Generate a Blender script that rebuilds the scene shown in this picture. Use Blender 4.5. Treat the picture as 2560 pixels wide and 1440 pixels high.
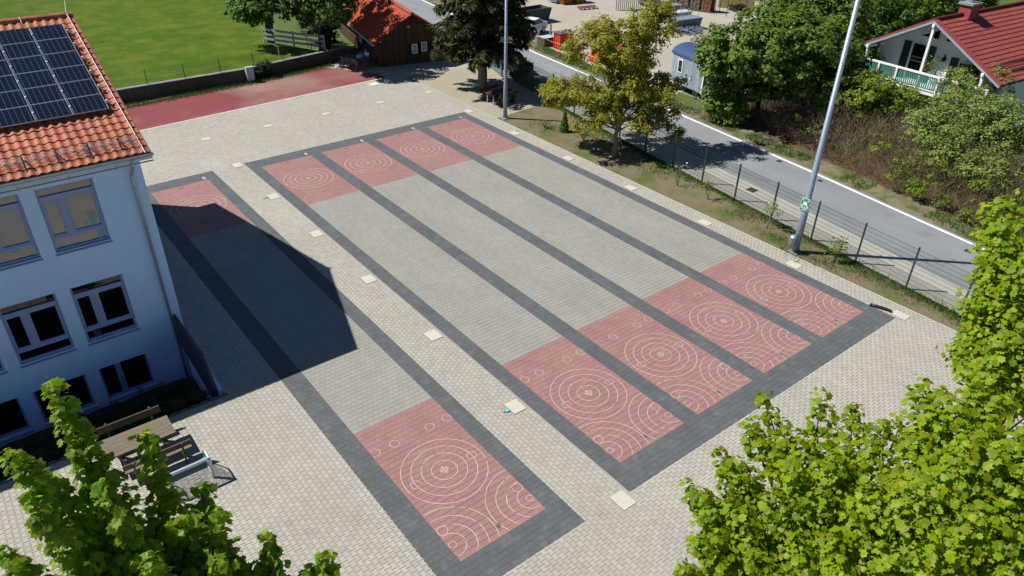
import bpy, math, random
import numpy as np
from mathutils import Vector, Matrix

random.seed(7)
RNG = np.random.default_rng(11)
for o in list(bpy.data.objects):
    bpy.data.objects.remove(o)
SC = bpy.context.scene
COL = SC.collection

# ---------------------------------------------------------------- camera, sky, sun, exposure
CAM = Vector((-13.009, -10.8392, 16.8499))
CROT = (1.0075, -0.0152, -0.6607)
cam = bpy.data.cameras.new('camera')
cam.sensor_width = 36.0
cam.lens = 36.0 * 1848.5114 / 2560
cam.clip_end = 3000
camo = bpy.data.objects.new('camera', cam)
COL.objects.link(camo)
camo.location = CAM
camo.rotation_euler = CROT
SC.camera = camo

SUN_EL = math.radians(50.0)
SUN_AZ = Vector((-0.715, 0.70, 0)).normalized()      # towards the sun
world = bpy.data.worlds.new('World')
SC.world = world
world.use_nodes = True
wn = world.node_tree.nodes
wl = world.node_tree.links
sky = wn.new('ShaderNodeTexSky')
sky.sky_type = 'NISHITA'
sky.sun_disc = False
sky.sun_elevation = SUN_EL
sky.sun_rotation = math.atan2(SUN_AZ.x, SUN_AZ.y)
sky.air_density = 0.9
sky.dust_density = 0.0
sky.ozone_density = 5.0
wl.new(sky.outputs[0], wn['Background'].inputs[0])
wn['Background'].inputs[1].default_value = 0.05
sun = bpy.data.lights.new('sun', 'SUN')
sun.energy = 5.0
sun.angle = math.radians(0.5)
sun.color = (1.0, 0.955, 0.89)
suno = bpy.data.objects.new('sun', sun)
COL.objects.link(suno)
sd = Vector((SUN_AZ.x * math.cos(SUN_EL), SUN_AZ.y * math.cos(SUN_EL), math.sin(SUN_EL)))
suno.rotation_euler = sd.to_track_quat('Z', 'Y').to_euler()
suno.location = sd * 80
SC.view_settings.view_transform = 'Standard'
SC.view_settings.look = 'None'
SC.view_settings.gamma = 1
SC.view_settings.use_curve_mapping = False
SC.view_settings.exposure = 0.52
SC.render.engine = 'CYCLES'
SC.cycles.max_bounces = 6
SC.cycles.transparent_max_bounces = 8

_R = np.array(camo.rotation_euler.to_matrix())
_C = np.array(CAM)
FPX = 1848.5114


def project(P):
    c = (np.asarray(P, float) - _C) @ _R
    d = -c[..., 2]
    return 1280 + FPX * c[..., 0] / d, 720 - FPX * c[..., 1] / d, d


def at(u, v, z=0.0):
    """world point where a sight line of the survey photograph meets height z"""
    d = _R @ np.array([(u - 1280) / FPX, (720 - v) / FPX, -1.0])
    t = (z - _C[2]) / d[2]
    return Vector(_C + t * d)


# ---------------------------------------------------------------- helpers
def lin(r, g, b, k=1.0):
    f = lambda c: ((c / 255) / 12.92 if c / 255 < 0.04045 else ((c / 255 + 0.055) / 1.055) ** 2.4)
    return (f(r) * k, f(g) * k, f(b) * k)


def tag(o, label=None, cat=None, group=None, kind=None):
    if label: o['label'] = label
    if cat: o['category'] = cat
    if group: o['group'] = group
    if kind: o['kind'] = kind
    return o


WL = {}


def thing(name, label, cat, loc=(0, 0, 0), group=None, kind=None):
    o = bpy.data.objects.new(name, None)
    o.empty_display_size = 0.3
    COL.objects.link(o)
    o.location = loc
    WL[o] = Vector(loc)
    return tag(o, label, cat, group, kind)


def copy_tree(o, parent=None):
    c = o.copy()
    COL.objects.link(c)
    c.parent = parent
    for ch in [x for x in o.children]:
        copy_tree(ch, c)
    return c


def link_mesh(name, me, parent=None):
    o = bpy.data.objects.new(name, me)
    COL.objects.link(o)
    if parent is not None:
        o.parent = parent
    return o


def npmesh(name, V, faces, mat, smooth=False):
    """V (n,3); faces: list of (m,k) index arrays"""
    me = bpy.data.meshes.new(name)
    V = np.asarray(V, np.float32)
    me.vertices.add(len(V))
    me.vertices.foreach_set('co', V.ravel())
    faces = [np.asarray(f, np.int32) for f in faces if len(f)]
    nl = sum(f.size for f in faces)
    npoly = sum(len(f) for f in faces)
    me.loops.add(nl)
    me.loops.foreach_set('vertex_index', np.concatenate([f.ravel() for f in faces]))
    me.polygons.add(npoly)
    tot = np.concatenate([np.full(len(f), f.shape[1], np.int32) for f in faces])
    start = np.concatenate([[0], np.cumsum(tot)[:-1]]).astype(np.int32)
    me.polygons.foreach_set('loop_start', start)
    try:
        me.polygons.foreach_set('loop_total', tot)
    except Exception:
        pass
    me.polygons.foreach_set('use_smooth', np.full(npoly, bool(smooth)))
    me.update(calc_edges=True)
    me.validate()
    if mat: me.materials.append(mat)
    return me


class MB:
    def __init__(s):
        s.v = []
        s.f = []

    def add(s, vs, fs):
        b = len(s.v)
        s.v += [tuple(x) for x in vs]
        s.f += [tuple(b + i for i in f) for f in fs]
        return s

    def quad(s, a, b, c, d):
        return s.add([a, b, c, d], [(0, 1, 2, 3)])

    def poly(s, pts):
        return s.add(pts, [tuple(range(len(pts)))])

    def box(s, c, d, rz=0.0):
        x, y, z = d[0] / 2, d[1] / 2, d[2] / 2
        cs, sn = math.cos(rz), math.sin(rz)
        vs = []
        for dz in (-z, z):
            for dx, dy in ((-x, -y), (x, -y), (x, y), (-x, y)):
                vs.append((c[0] + dx * cs - dy * sn, c[1] + dx * sn + dy * cs, c[2] + dz))
        return s.add(vs, [(0, 3, 2, 1), (4, 5, 6, 7), (0, 1, 5, 4), (1, 2, 6, 5), (2, 3, 7, 6), (3, 0, 4, 7)])

    def beam(s, p0, p1, w, h, up=(0, 0, 1)):
        p0 = Vector(p0); p1 = Vector(p1)
        d = (p1 - p0).normalized()
        u = Vector(up)
        if abs(d.dot(u)) > 0.98: u = Vector((0, 1, 0))
        sx = d.cross(u).normalized() * (w / 2)
        sz = sx.cross(d).normalized() * (h / 2)
        vs = [p0 - sx - sz, p0 + sx - sz, p0 + sx + sz, p0 - sx + sz, p1 - sx - sz, p1 + sx - sz, p1 + sx + sz, p1 - sx + sz]
        return s.add(vs, [(0, 1, 2, 3), (7, 6, 5, 4), (0, 4, 5, 1), (1, 5, 6, 2), (2, 6, 7, 3), (3, 7, 4, 0)])

    def tube(s, pts, rad, n=8, cap=True):
        pts = [Vector(p) for p in pts]
        if not hasattr(rad, '__len__'): rad = [rad] * len(pts)
        b = len(s.v)
        ref = None
        for i, p in enumerate(pts):
            d = (pts[min(i + 1, len(pts) - 1)] - pts[max(i - 1, 0)]).normalized()
            if ref is None:
                ref = Vector((0, 0, 1)) if abs(d.z) < 0.9 else Vector((1, 0, 0))
            u = d.cross(ref)
            if u.length < 1e-4:
                ref = Vector((0.3, 1, 0.2)); u = d.cross(ref)
            u.normalize()
            w = u.cross(d).normalized()
            ref = w if abs(d.z) < 2 else ref
            for k in range(n):
                a = 2 * math.pi * k / n
                s.v.append(tuple(p + (u * math.cos(a) + w * math.sin(a)) * rad[i]))
        for i in range(len(pts) - 1):
            for k in range(n):
                k2 = (k + 1) % n
                s.f.append((b + i * n + k, b + i * n + k2, b + (i + 1) * n + k2, b + (i + 1) * n + k))
        if cap:
            s.f.append(tuple(b + k for k in range(n))[::-1])
            e = b + (len(pts) - 1) * n
            s.f.append(tuple(e + k for k in range(n)))
        return s

    def prism(s, poly, z0, z1):
        n = len(poly)
        vs = [(p[0], p[1], z0) for p in poly] + [(p[0], p[1], z1) for p in poly]
        fs = [tuple(range(n))[::-1], tuple(range(n, 2 * n))]
        for i in range(n):
            j = (i + 1) % n
            fs.append((i, j, n + j, n + i))
        return s.add(vs, fs)

    def lathe(s, c, prof, n=12):
        b = len(s.v)
        for r, z in prof:
            for k in range(n):
                a = 2 * math.pi * k / n
                s.v.append((c[0] + r * math.cos(a), c[1] + r * math.sin(a), c[2] + z))
        for i in range(len(prof) - 1):
            for k in range(n):
                k2 = (k + 1) % n
                s.f.append((b + i * n + k, b + i * n + k2, b + (i + 1) * n + k2, b + (i + 1) * n + k))
        e = b + (len(prof) - 1) * n
        s.f.append(tuple(e + k for k in range(n)))
        s.f.append(tuple(b + k for k in range(n))[::-1])
        return s

    def xf(s, M):
        s.v = [tuple(M @ Vector(p)) for p in s.v]
        return s

    def build(s, name, mat, parent=None, smooth=False, local=False, bevel=0):
        off = Vector((0, 0, 0))
        if parent is not None and not local:
            r = parent
            while r.parent is not None: r = r.parent
            off = WL.get(r, Vector((0, 0, 0)))
        me = bpy.data.meshes.new(name)
        me.from_pydata([(p[0] - off.x, p[1] - off.y, p[2] - off.z) for p in s.v], [], s.f)
        me.update()
        if smooth:
            me.polygons.foreach_set('use_smooth', [True] * len(me.polygons))
        if mat: me.materials.append(mat)
        o = link_mesh(name, me, parent)
        if bevel:
            m = o.modifiers.new('bevel', 'BEVEL')
            m.width = bevel; m.segments = 1; m.limit_method = 'ANGLE'
        return o


# ---------------------------------------------------------------- materials
MATS = {}


def mat(name, col, rough=0.85, var=0.12, scale=6.0, rnd=0.0, big=0.0, bigscale=0.25, bump=0.0, bscale=60.0,
        metal=0.0, spec=0.3, hue=0.0, col2=None, c2scale=1.0, c2lo=0.45, c2hi=0.6, trans=0.0, tcol=None, stretch=None, detail=4.0, streak=None, spots=0.0, spotscale=2.2):
    if name in MATS: return MATS[name]
    m = bpy.data.materials.new(name)
    m.use_nodes = True
    nt = m.node_tree
    N = nt.nodes
    L = nt.links
    bs = N['Principled BSDF']
    geo = N.new('ShaderNodeNewGeometry')
    pos = geo.outputs['Position']
    if stretch:
        vm = N.new('ShaderNodeVectorMath'); vm.operation = 'MULTIPLY'
        vm.inputs[1].default_value = stretch
        L.new(pos, vm.inputs[0]); pos = vm.outputs[0]

    def math_(op, a, b):
        n = N.new('ShaderNodeMath'); n.operation = op
        for i, x in enumerate((a, b)):
            if isinstance(x, (int, float)): n.inputs[i].default_value = x
            else: L.new(x, n.inputs[i])
        return n.outputs[0]

    def noise(sc, det=4.0):
        n = N.new('ShaderNodeTexNoise')
        n.inputs['Scale'].default_value = sc
        n.inputs['Detail'].default_value = det
        L.new(pos, n.inputs['Vector'])
        return n.outputs['Fac']
    base = N.new('ShaderNodeRGB'); base.outputs[0].default_value = (*col, 1)
    c = base.outputs[0]
    if col2 is not None:
        mx = N.new('ShaderNodeMixRGB')
        mr = N.new('ShaderNodeMapRange')
        mr.inputs[1].default_value = c2lo; mr.inputs[2].default_value = c2hi
        L.new(noise(c2scale, 6.0), mr.inputs[0])
        L.new(mr.outputs[0], mx.inputs[0])
        L.new(c, mx.inputs[1]); mx.inputs[2].default_value = (*col2, 1)
        c = mx.outputs[0]
    val = 1.0
    if var:
        val = math_('ADD', math_('MULTIPLY', math_('SUBTRACT', noise(scale, detail), 0.5), 2.6 * var), 1.0)
    if big:
        b = math_('ADD', math_('MULTIPLY', math_('SUBTRACT', noise(bigscale, 5.0), 0.5), 3.0 * big), 1.0)
        val = math_('MULTIPLY', val, b)
    if streak:                     # long soft marks: wear, tyre tracks, rain
        vm2 = N.new('ShaderNodeVectorMath'); vm2.operation = 'MULTIPLY'; vm2.inputs[1].default_value = streak[0]
        L.new(geo.outputs['Position'], vm2.inputs[0])
        n2 = N.new('ShaderNodeTexNoise'); n2.inputs['Scale'].default_value = 1.0; n2.inputs['Detail'].default_value = 5.0
        L.new(vm2.outputs[0], n2.inputs['Vector'])
        val = math_('MULTIPLY', val, math_('ADD', math_('MULTIPLY', math_('SUBTRACT', n2.outputs['Fac'], 0.5), 3.0 * streak[1]), 1.0))
    if spots:                      # scattered small dark spots and stains
        vo = N.new('ShaderNodeTexVoronoi'); vo.inputs['Scale'].default_value = spotscale
        L.new(geo.outputs['Position'], vo.inputs['Vector'])
        mr2 = N.new('ShaderNodeMapRange'); mr2.inputs[1].default_value = 0.06; mr2.inputs[2].default_value = 0.20
        mr2.inputs[3].default_value = 1.0 - spots; mr2.inputs[4].default_value = 1.0
        L.new(math_('ADD', vo.outputs['Distance'], math_('MULTIPLY', math_('SUBTRACT', noise(9.0), 0.5), 0.25)), mr2.inputs[0])
        val = math_('MULTIPLY', val, mr2.outputs[0])
    if rnd or hue:
        oi = N.new('ShaderNodeObjectInfo')
        r = math_('FRACT', math_('ADD', oi.outputs['Random'], geo.outputs['Random Per Island']), 0.0)
        if rnd:
            val = math_('MULTIPLY', val, math_('ADD', math_('MULTIPLY', math_('SUBTRACT', r, 0.5), 2 * rnd), 1.0))
    hs = N.new('ShaderNodeHueSaturation')
    L.new(c, hs.inputs['Color'])
    if isinstance(val, float): hs.inputs['Value'].default_value = val
    else: L.new(val, hs.inputs['Value'])
    if hue:
        r2 = math_('FRACT', math_('MULTIPLY', r, 7.31), 0.0)
        L.new(math_('ADD', math_('MULTIPLY', math_('SUBTRACT', r2, 0.5), 2 * hue), 0.5), hs.inputs['Hue'])
    c = hs.outputs[0]
    L.new(c, bs.inputs['Base Color'])
    bs.inputs['Roughness'].default_value = rough
    bs.inputs['Metallic'].default_value = metal
    bs.inputs['Specular IOR Level'].default_value = spec
    if bump:
        bp = N.new('ShaderNodeBump')
        bp.inputs['Strength'].default_value = bump
        bp.inputs['Distance'].default_value = 0.02
        L.new(noise(bscale, 3.0), bp.inputs['Height'])
        L.new(bp.outputs[0], bs.inputs['Normal'])
    if trans:
        tr = N.new('ShaderNodeBsdfTranslucent')
        ml = N.new('ShaderNodeMixRGB'); ml.blend_type = 'MULTIPLY'; ml.inputs[0].default_value = 1
        L.new(c, ml.inputs[1]); ml.inputs[2].default_value = (*(tcol or (1.3, 1.3, 0.6)), 1)
        L.new(ml.outputs[0], tr.inputs['Color'])
        ms = N.new('ShaderNodeMixShader'); ms.inputs[0].default_value = trans
        L.new(bs.outputs[0], ms.inputs[1]); L.new(tr.outputs[0], ms.inputs[2])
        L.new(ms.outputs[0], N['Material Output'].inputs['Surface'])
    MATS[name] = m
    return m


def glass_mat(name, inner, ior=2.4, rough=0.03):
    m = bpy.data.materials.new(name); m.use_nodes = True
    b = m.node_tree.nodes['Principled BSDF']
    b.inputs['Base Color'].default_value = (*inner, 1)
    b.inputs['Roughness'].default_value = rough
    b.inputs['IOR'].default_value = ior
    MATS[name] = m
    return m


KA = 0.60   # sunlit picture value -> base colour
PAV = mat('paver_concrete', lin(198, 193, 181, KA), var=0.08, scale=30, rnd=0.075, big=0.08, bigscale=0.3, hue=0.008, bump=0.15, bscale=250, spots=0.10, spotscale=1.1, streak=((.9, .12, 1), .05))
PAVJ = mat('paving_joint_sand', lin(112, 106, 92, KA), var=0.2, scale=20, big=0.1)
PAVF = mat('paving_far_concrete', lin(192, 188, 176, KA), var=0.08, scale=20, big=0.06)
GREY = mat('grey_lane_tile', lin(172, 171, 161, KA), var=0.07, scale=25, rnd=0.05, big=0.10, bigscale=0.45, hue=0.006, spots=0.06, spotscale=0.9, streak=((1.6, .1, 1), .06))
GREYJ = mat('grey_lane_joint', lin(92, 88, 80, KA), var=0.2, scale=20)
RED = mat('red_lane_tile', lin(180, 134, 130, KA), var=0.07, scale=25, rnd=0.055, big=0.09, bigscale=0.6, hue=0.008, spots=0.07, spotscale=1.0, col2=lin(176, 140, 130, KA), c2scale=0.9, c2lo=0.45, c2hi=0.7)
REDJ = mat('red_lane_joint', lin(104, 58, 56, KA), var=0.2, scale=20)
DARK = mat('anthracite_tile', lin(106, 111, 114, KA), var=0.13, scale=30, rnd=0.07, big=0.14, bigscale=0.8, col2=lin(128, 130, 128, KA), c2scale=2.5, c2lo=0.55, c2hi=0.8)
DARKJ = mat('anthracite_joint', lin(84, 88, 88, KA), var=0.2, scale=6)
WHITEP = mat('worn_white_paint', lin(232, 210, 204, KA), var=0.15, scale=12, col2=lin(214, 170, 165, KA), c2scale=3.0, c2lo=0.55, c2hi=0.72)
WHITE = mat('white_paint', (0.75, 0.75, 0.74), rough=0.5, var=0.05)
SLAB = mat('pale_concrete', lin(226, 222, 204, KA), var=0.06, scale=10, big=0.05, bigscale=1.5)
ROAD = mat('asphalt', lin(156, 160, 164, KA), var=0.09, scale=50, big=0.08, bigscale=0.5, bump=0.2, bscale=120, streak=((.9, .05, 1), .14), spots=0.15, spotscale=0.5)
GRAV = mat('white_gravel', lin(206, 202, 190, KA), var=0.25, scale=14, big=0.12, bigscale=0.7, bump=0.5, bscale=60)
YARD = mat('gravel_yard_grit', lin(196, 188, 172, KA), var=0.16, scale=5, big=0.12, bigscale=0.18, bump=0.4, bscale=30)
SOIL = mat('bed_soil', lin(138, 124, 100, KA), var=0.22, scale=9, big=0.1, bigscale=0.8, bump=0.8, bscale=20,
           col2=lin(104, 116, 60, KA), c2scale=0.7, c2lo=0.46, c2hi=0.66)
DIRT = mat('trodden_dirt', lin(188, 178, 156, KA), var=0.18, scale=8, big=0.1, bigscale=0.5, bump=0.5, bscale=30)
LAWN = mat('sports_lawn', lin(84, 116, 24, KA*.9), spec=0.08, var=0.32, scale=14, big=0.10, bigscale=0.22, bump=0.6, bscale=25,
           streak=((.12, .9, 1), .10), spots=0.25, spotscale=0.45, col2=lin(112, 130, 40, KA*.92), c2scale=0.6, c2lo=0.42, c2hi=0.66)
VERGE = mat('rough_grass_ground', lin(88, 104, 46, KA), var=0.3, scale=6, col2=lin(146, 134, 108, KA), c2scale=0.9, c2lo=0.40, c2hi=0.56, bump=0.7, bscale=20)
GRASS = mat('grass_blade', lin(84, 124, 34, KA), var=0.2, scale=4, rnd=0.35, hue=0.02, trans=0.3)
TRACK = mat('tartan_red', lin(150, 74, 78, KA), spots=0.2, spotscale=0.5, streak=((.15, 1.2, 1), .08), var=0.12, scale=25, big=0.1, bigscale=0.3, col2=lin(170, 136, 122, KA), c2scale=0.13, c2lo=0.44, c2hi=0.66)
FARG = mat('far_ground_grass', lin(96, 116, 50, KA), var=0.25, scale=1, big=0.2, bigscale=0.05)
WALLB = mat('pale_blue_render', (0.50, 0.70, 0.97), rough=0.9, var=0.05, scale=3, bump=0.35, bscale=60, big=0.03, bigscale=0.6, streak=((2.2, 2.2, .16), .045))
FRAME = mat('window_frame_grey_blue', (0.26, 0.34, 0.54), rough=0.5, var=0.03)
ZINC = mat('zinc_sheet', (0.42, 0.46, 0.50), rough=0.4, var=0.1, scale=5, metal=0.6)
GALV = mat('galvanised_steel', (0.27, 0.33, 0.42), rough=0.45, var=0.12, scale=8, metal=0.45, spec=0.4)
TILE = mat('school_clay_tile', lin(204, 122, 92, KA * 0.95), rough=0.7, var=0.1, scale=8, rnd=0.13, hue=0.010, big=0.12, bigscale=0.9, spots=0.15, spotscale=2.5)
HUTT = mat('hut_clay_tile', lin(212, 94, 60, KA), rough=0.8, var=0.12, scale=6, rnd=0.12, big=0.1, bigscale=0.8)
HOUSET = mat('house_red_tile', lin(172, 84, 80, KA), rough=0.75, var=0.10, scale=4, rnd=0.10, big=0.12, bigscale=0.7, spots=0.12, spotscale=1.5)
BROWN = mat('dark_stained_wood', (0.072, 0.040, 0.020), rough=0.8, var=0.25, scale=3, stretch=(6, 6, 0.6), rnd=0.2)
OLDW = mat('weathered_wood', lin(136, 124, 106, KA), rough=0.85, var=0.34, scale=5, stretch=(1.0, 9, 9), rnd=0.12)
OLDWD = mat('weathered_wood_dark', lin(112, 96, 76, KA), rough=0.85, var=0.22, scale=5, stretch=(1.0, 9, 9), rnd=0.1)
REDW = mat('red_brown_wood', lin(110, 66, 52, KA), rough=0.6, var=0.2, scale=5, stretch=(1.0, 8, 8), rnd=0.15)
RAILW = mat('whitewashed_rail', lin(196, 200, 192, KA), rough=0.8, var=0.15, scale=4)
STONEW = mat('old_concrete_wall', lin(100, 93, 83, KA), rough=0.9, var=0.3, scale=4, rnd=0.12, bump=0.5, bscale=18)
GREENP = mat('fence_green', (0.018, 0.055, 0.042), rough=0.5, var=0.05)
TEALP = mat('gate_teal', lin(96, 150, 160, KA), rough=0.5, var=0.05)
MINT = mat('mint_plastic', (0.09, 0.52, 0.42), rough=0.4, var=0.04)
BLACKP = mat('black_plastic', (0.012, 0.013, 0.016), rough=0.4, var=0.05)
RUBBER = mat('tyre_rubber', (0.02, 0.02, 0.02), rough=0.8)
BARK = mat('grey_bark', lin(150, 140, 126, KA), rough=0.95, var=0.3, scale=8, stretch=(4, 4, 0.8), bump=0.6, bscale=30)
BARKD = mat('dark_bark', lin(96, 84, 72, KA), rough=0.95, var=0.3, scale=8, stretch=(4, 4, 0.8))
TWIG = mat('bare_twig', lin(138, 120, 96, KA), rough=0.95, var=0.2, scale=3, rnd=0.5, hue=0.012)
LEAFY = mat('maple_leaf', lin(166, 192, 22, KA * 0.92), rough=0.5, var=0.14, scale=0.8, rnd=0.3, hue=0.02, trans=0.5, tcol=(1.3, 1.45, 0.45), spec=0.35)
LEAFY2 = mat('maple_leaf_deep', lin(146, 180, 44, KA), rough=0.45, var=0.14, scale=0.9, rnd=0.32, hue=0.026, trans=0.55, tcol=(1.7, 1.7, 0.5), spec=0.35)
LEAFD = mat('broad_leaf_green', lin(84, 124, 34, KA), rough=0.6, var=0.1, scale=0.7, rnd=0.35, hue=0.02, trans=0.35)
LEAFM = mat('hedge_maple_leaf', lin(118, 148, 52, KA), rough=0.6, var=0.12, scale=0.6, rnd=0.35, hue=0.022, trans=0.35)
LEAFW = mat('walnut_leaf', lin(178, 174, 54, KA), rough=0.6, var=0.15, scale=0.5, rnd=0.3, hue=0.026, trans=0.5, tcol=(1.3, 1.45, .6))
LEAFO = mat('shrub_leaf_olive', lin(142, 164, 76, KA), rough=0.6, var=0.12, scale=0.6, rnd=0.35, hue=0.025, trans=0.3)
LEAFG = mat('yellow_green_leaf', lin(140, 166, 44, KA), rough=0.6, var=0.12, scale=0.6, rnd=0.3, hue=0.02, trans=0.35)
LEAFS = mat('spruce_needle', lin(86, 92, 44, KA), rough=0.8, var=0.2, scale=0.6, rnd=0.4, hue=0.02, trans=0.1)
LEAFH = mat('low_hedge_leaf', lin(62, 84, 34, KA), rough=0.7, var=0.15, scale=0.8, rnd=0.35, trans=0.15)
BLOSS = mat('white_blossom', (0.62, 0.62, 0.56), rough=0.7, rnd=0.2)
LITTER = mat('leaf_litter', lin(112, 92, 68, KA), rough=0.95, var=0.4, scale=7, bump=0.8, bscale=20)
GLASSU = glass_mat('window_glass_reflection_tint', (0.085, 0.10, 0.115), 2.2)  # base colour greyed to stand for reflections in the upper panes
GLASSD = glass_mat('window_glass_dark', (0.004, 0.004, 0.005), 1.6)
ORANGE = mat('orange_sheet', lin(240, 84, 36, KA), rough=0.5, var=0.08, scale=3)
CONC = mat('grey_concrete', lin(158, 162, 164, KA), rough=0.85, var=0.1, scale=4, rnd=0.06)
PALEC = mat('pale_sheet', lin(214, 220, 224, KA), rough=0.5, var=0.06)
# ================================================================ ground and court
def sheet(name, pts, z, m, label, cat, kind='structure', parent=None):
    b = MB()
    b.poly([(p[0], p[1], p[2] if len(p) > 2 else z) for p in pts])
    o = b.build(name, m, parent)
    if parent is None: tag(o, label, cat, None, kind)
    return o


PIT = (-23.0, -8.5, 10.5, 15.2)          # x0,x1,y0,y1 of the sunken bed along the school
g = MB()
E = 700
px0, px1, py0, py1 = PIT
for a, b_, c, d in ((-E, px0, -E, E), (px1, E, -E, E), (px0, px1, -E, py0), (px0, px1, py1, E)):
    g.quad((a, c, -0.03), (b_, c, -0.03), (b_, d, -0.03), (a, d, -0.03))
tag(g.build('ground', FARG), 'wide grassy ground reaching to the horizon around the school yard', 'ground', None, 'structure')

# --- small pieces ------------------------------------------------------------
def template_bone(w=0.165, h=0.2, t=0.018, gap=0.0024, ch=0.003, skirt=True, ztop=0.004):
    a = w / 2; k = h / 2
    R = [(a + t, -k), (a + t, -k + 0.038), (a - t, -k + 0.062), (a - t, k - 0.062), (a + t, k - 0.038), (a + t, k)]
    Lf = [(-x, y) for x, y in R[::-1]]
    P = np.array(R + Lf)

    def inset(g_):
        q = P.copy()
        q[:, 0] -= np.sign(q[:, 0]) * g_
        q[:, 1] -= np.sign(q[:, 1]) * np.where(np.abs(np.abs(q[:, 1]) - k) < 1e-6, g_ * 1.9, 0)
        return q
    n = len(P)
    if not skirt:
        return np.c_[inset(gap), np.full(n, ztop)], [np.arange(n)[None, :]]
    top = np.c_[inset(gap + ch), np.full(n, ztop)]
    low = np.c_[inset(gap), np.full(n, ztop - 0.006)]
    i = np.arange(n); j = (i + 1) % n
    return np.r_[top, low], [i[None, :], np.c_[i + n, j + n, j, i]]


def template_rect(w, h, gap=0.0014, gapy=0.0034, ch=0.002, ztop=0.012):
    a = w / 2 - gap; b = h / 2 - gapy
    P = np.array([(-a, -b), (a, -b), (a, b), (-a, b)])
    top = np.c_[P * np.array([(a - ch) / a, (b - ch) / b]), np.full(4, ztop)]
    low = np.c_[P, np.full(4, ztop - 0.006)]
    i = np.arange(4); j = (i + 1) % 4
    return np.r_[top, low], [i[None, :], np.c_[i + 4, j + 4, j, i]]


def instance(tpl, C):
    V, F = tpl
    n = len(V)
    VV = (C[:, None, :] + V[None]).reshape(-1, 3)
    FF = [(f[None] + (np.arange(len(C)) * n)[:, None, None]).reshape(-1, f.shape[1]) for f in F]
    return VV, FF


def lay_pieces(parent, name, tpl, C, m, top=300, keep=None, clip=None, tpl_far=None, far=None):
    """the pieces that show largest become objects of their own, the others one joined part"""
    u, v, d = project(C)
    ok = (u > 8) & (u < 2552) & (v > 8) & (v < 1432)
    if keep is not None: ok &= keep(u, v)
    order = np.argsort(np.where(ok, d, 1e6))
    sel = [i for i in order[:top] if ok[i]]
    me = npmesh(name, tpl[0], tpl[1], m)
    Cj = C.copy()
    Cj[:, 2] += RNG.uniform(-0.0012, 0.0012, len(C))
    for i in sel:
        o = link_mesh(name, me, parent)
        o.location = tuple(Cj[i])
    rest = np.ones(len(C), bool); rest[sel] = False
    if tpl_far is not None:
        near = rest & ~far(C); fr = rest & far(C)
        V1, F1 = instance(tpl, Cj[near]); V2, F2 = instance(tpl_far, Cj[fr])
        V = np.r_[V1, V2]; F = F1 + [f + len(V1) for f in F2]
    else:
        V, F = instance(tpl, Cj[rest])
    if clip is not None: V = clip(V)
    o = link_mesh(name + '_field', npmesh(name + '_field', V, F, m), parent)
    o['kind'] = 'stuff'
    return o


LW, LP = 3.0, 3.689          # lane width and pitch
Y1, Y2, Y3 = 6.1, 22.6, 28.72
BX0, BX1, BY0, BY1 = -0.6, 14.72, -1.0, 29.78
LX0, LX1 = -6.75, -2.4
linef = lambda x: 38.62 + 0.0655 * (x + 3.9)      # kerb between the paving and the red track

# paving: joint-coloured bed with concrete pavers
pb = MB()
XR = 15.72
for a, b_, c, d in ((-24.5, px0, -12.5, 39.5), (px0, px1, -12.5, py0), (px0, px1, py1, 39.5), (px1, XR, -12.5, 39.5)):
    pb.quad((a, c, -0.004), (b_, c, -0.004), (b_, min(d, linef(b_)), -0.004), (a, min(d, linef(a)), -0.004))
paving = tag(pb.build('paving', PAVJ), 'pale concrete paving of interlocking pavers around the playing lanes', 'paving', None, 'structure')
WL[paving] = Vector((0, 0, 0))
sheet('paving_behind', [(-60, -60), (60, -60), (60, -12.5), (-60, -12.5)], -0.008, PAVF, 'pale paved yard in front of the court, out of view', 'paving')
xs = np.arange(-23.0, XR, 0.165)
ys = np.arange(-12.4, 40.0, 0.2)
Cx, Cy = np.meshgrid(xs, ys, indexing='ij')
Cy = Cy + (np.arange(len(xs)) % 2)[:, None] * 0.1
C = np.c_[Cx.ravel(), Cy.ravel(), np.zeros(Cx.size)]
x, y = C[:, 0], C[:, 1]
inb = (x > BX0 + .05) & (x < BX1 - .05) & (y > BY0 + .06) & (y < BY1 - .06)
inl = (x > LX0 + .05) & (x < LX1 - .05) & (y > BY0 + .06) & (y < BY1 - .06)
inp = (x < px1 - .02) & (y > py0 + .02)
u, v, d = project(C)
inhouse = (x < px1) & (y > py1) & (y < 29.4)
C = C[~inb & ~inl & ~inp & ~inhouse & (y < linef(x) - 0.05) & (x < XR - .04)]
lay_pieces(paving, 'paver', template_bone(), C, PAV, 300, keep=lambda u, v: (u > 600) & (u < 1660) & (v > 1100),
           clip=lambda V: np.c_[np.minimum(V[:, 0], XR), V[:, 1:]],
           tpl_far=template_bone(skirt=False), far=lambda C: (C[:, 1] > 20) | (project(C)[0] < -60) | (project(C)[0] > 2620) | (project(C)[1] > 1500) | (project(C)[2] < 0))

# anthracite borders and lanes
SLOT = template_rect(0.2, 0.2)
SLOTD = template_rect(0.2, 0.2, 0.0012, 0.0012)


def grid(x0, x1, y0, y1, sx=0.2, sy=0.2, stag=0.5):
    out = []
    ny = int(round((y1 - y0) / sy)); sy = (y1 - y0) / ny
    for j in range(ny):
        off = (j % 2) * stag * sx
        xx = x0 - off
        while xx < x1 - 1e-6:
            a, b_ = max(xx, x0), min(xx + sx, x1)
            if b_ - a > 0.02: out.append((a, b_, y0 + j * sy, y0 + (j + 1) * sy))
            xx += sx
    return np.array(out)


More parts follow.
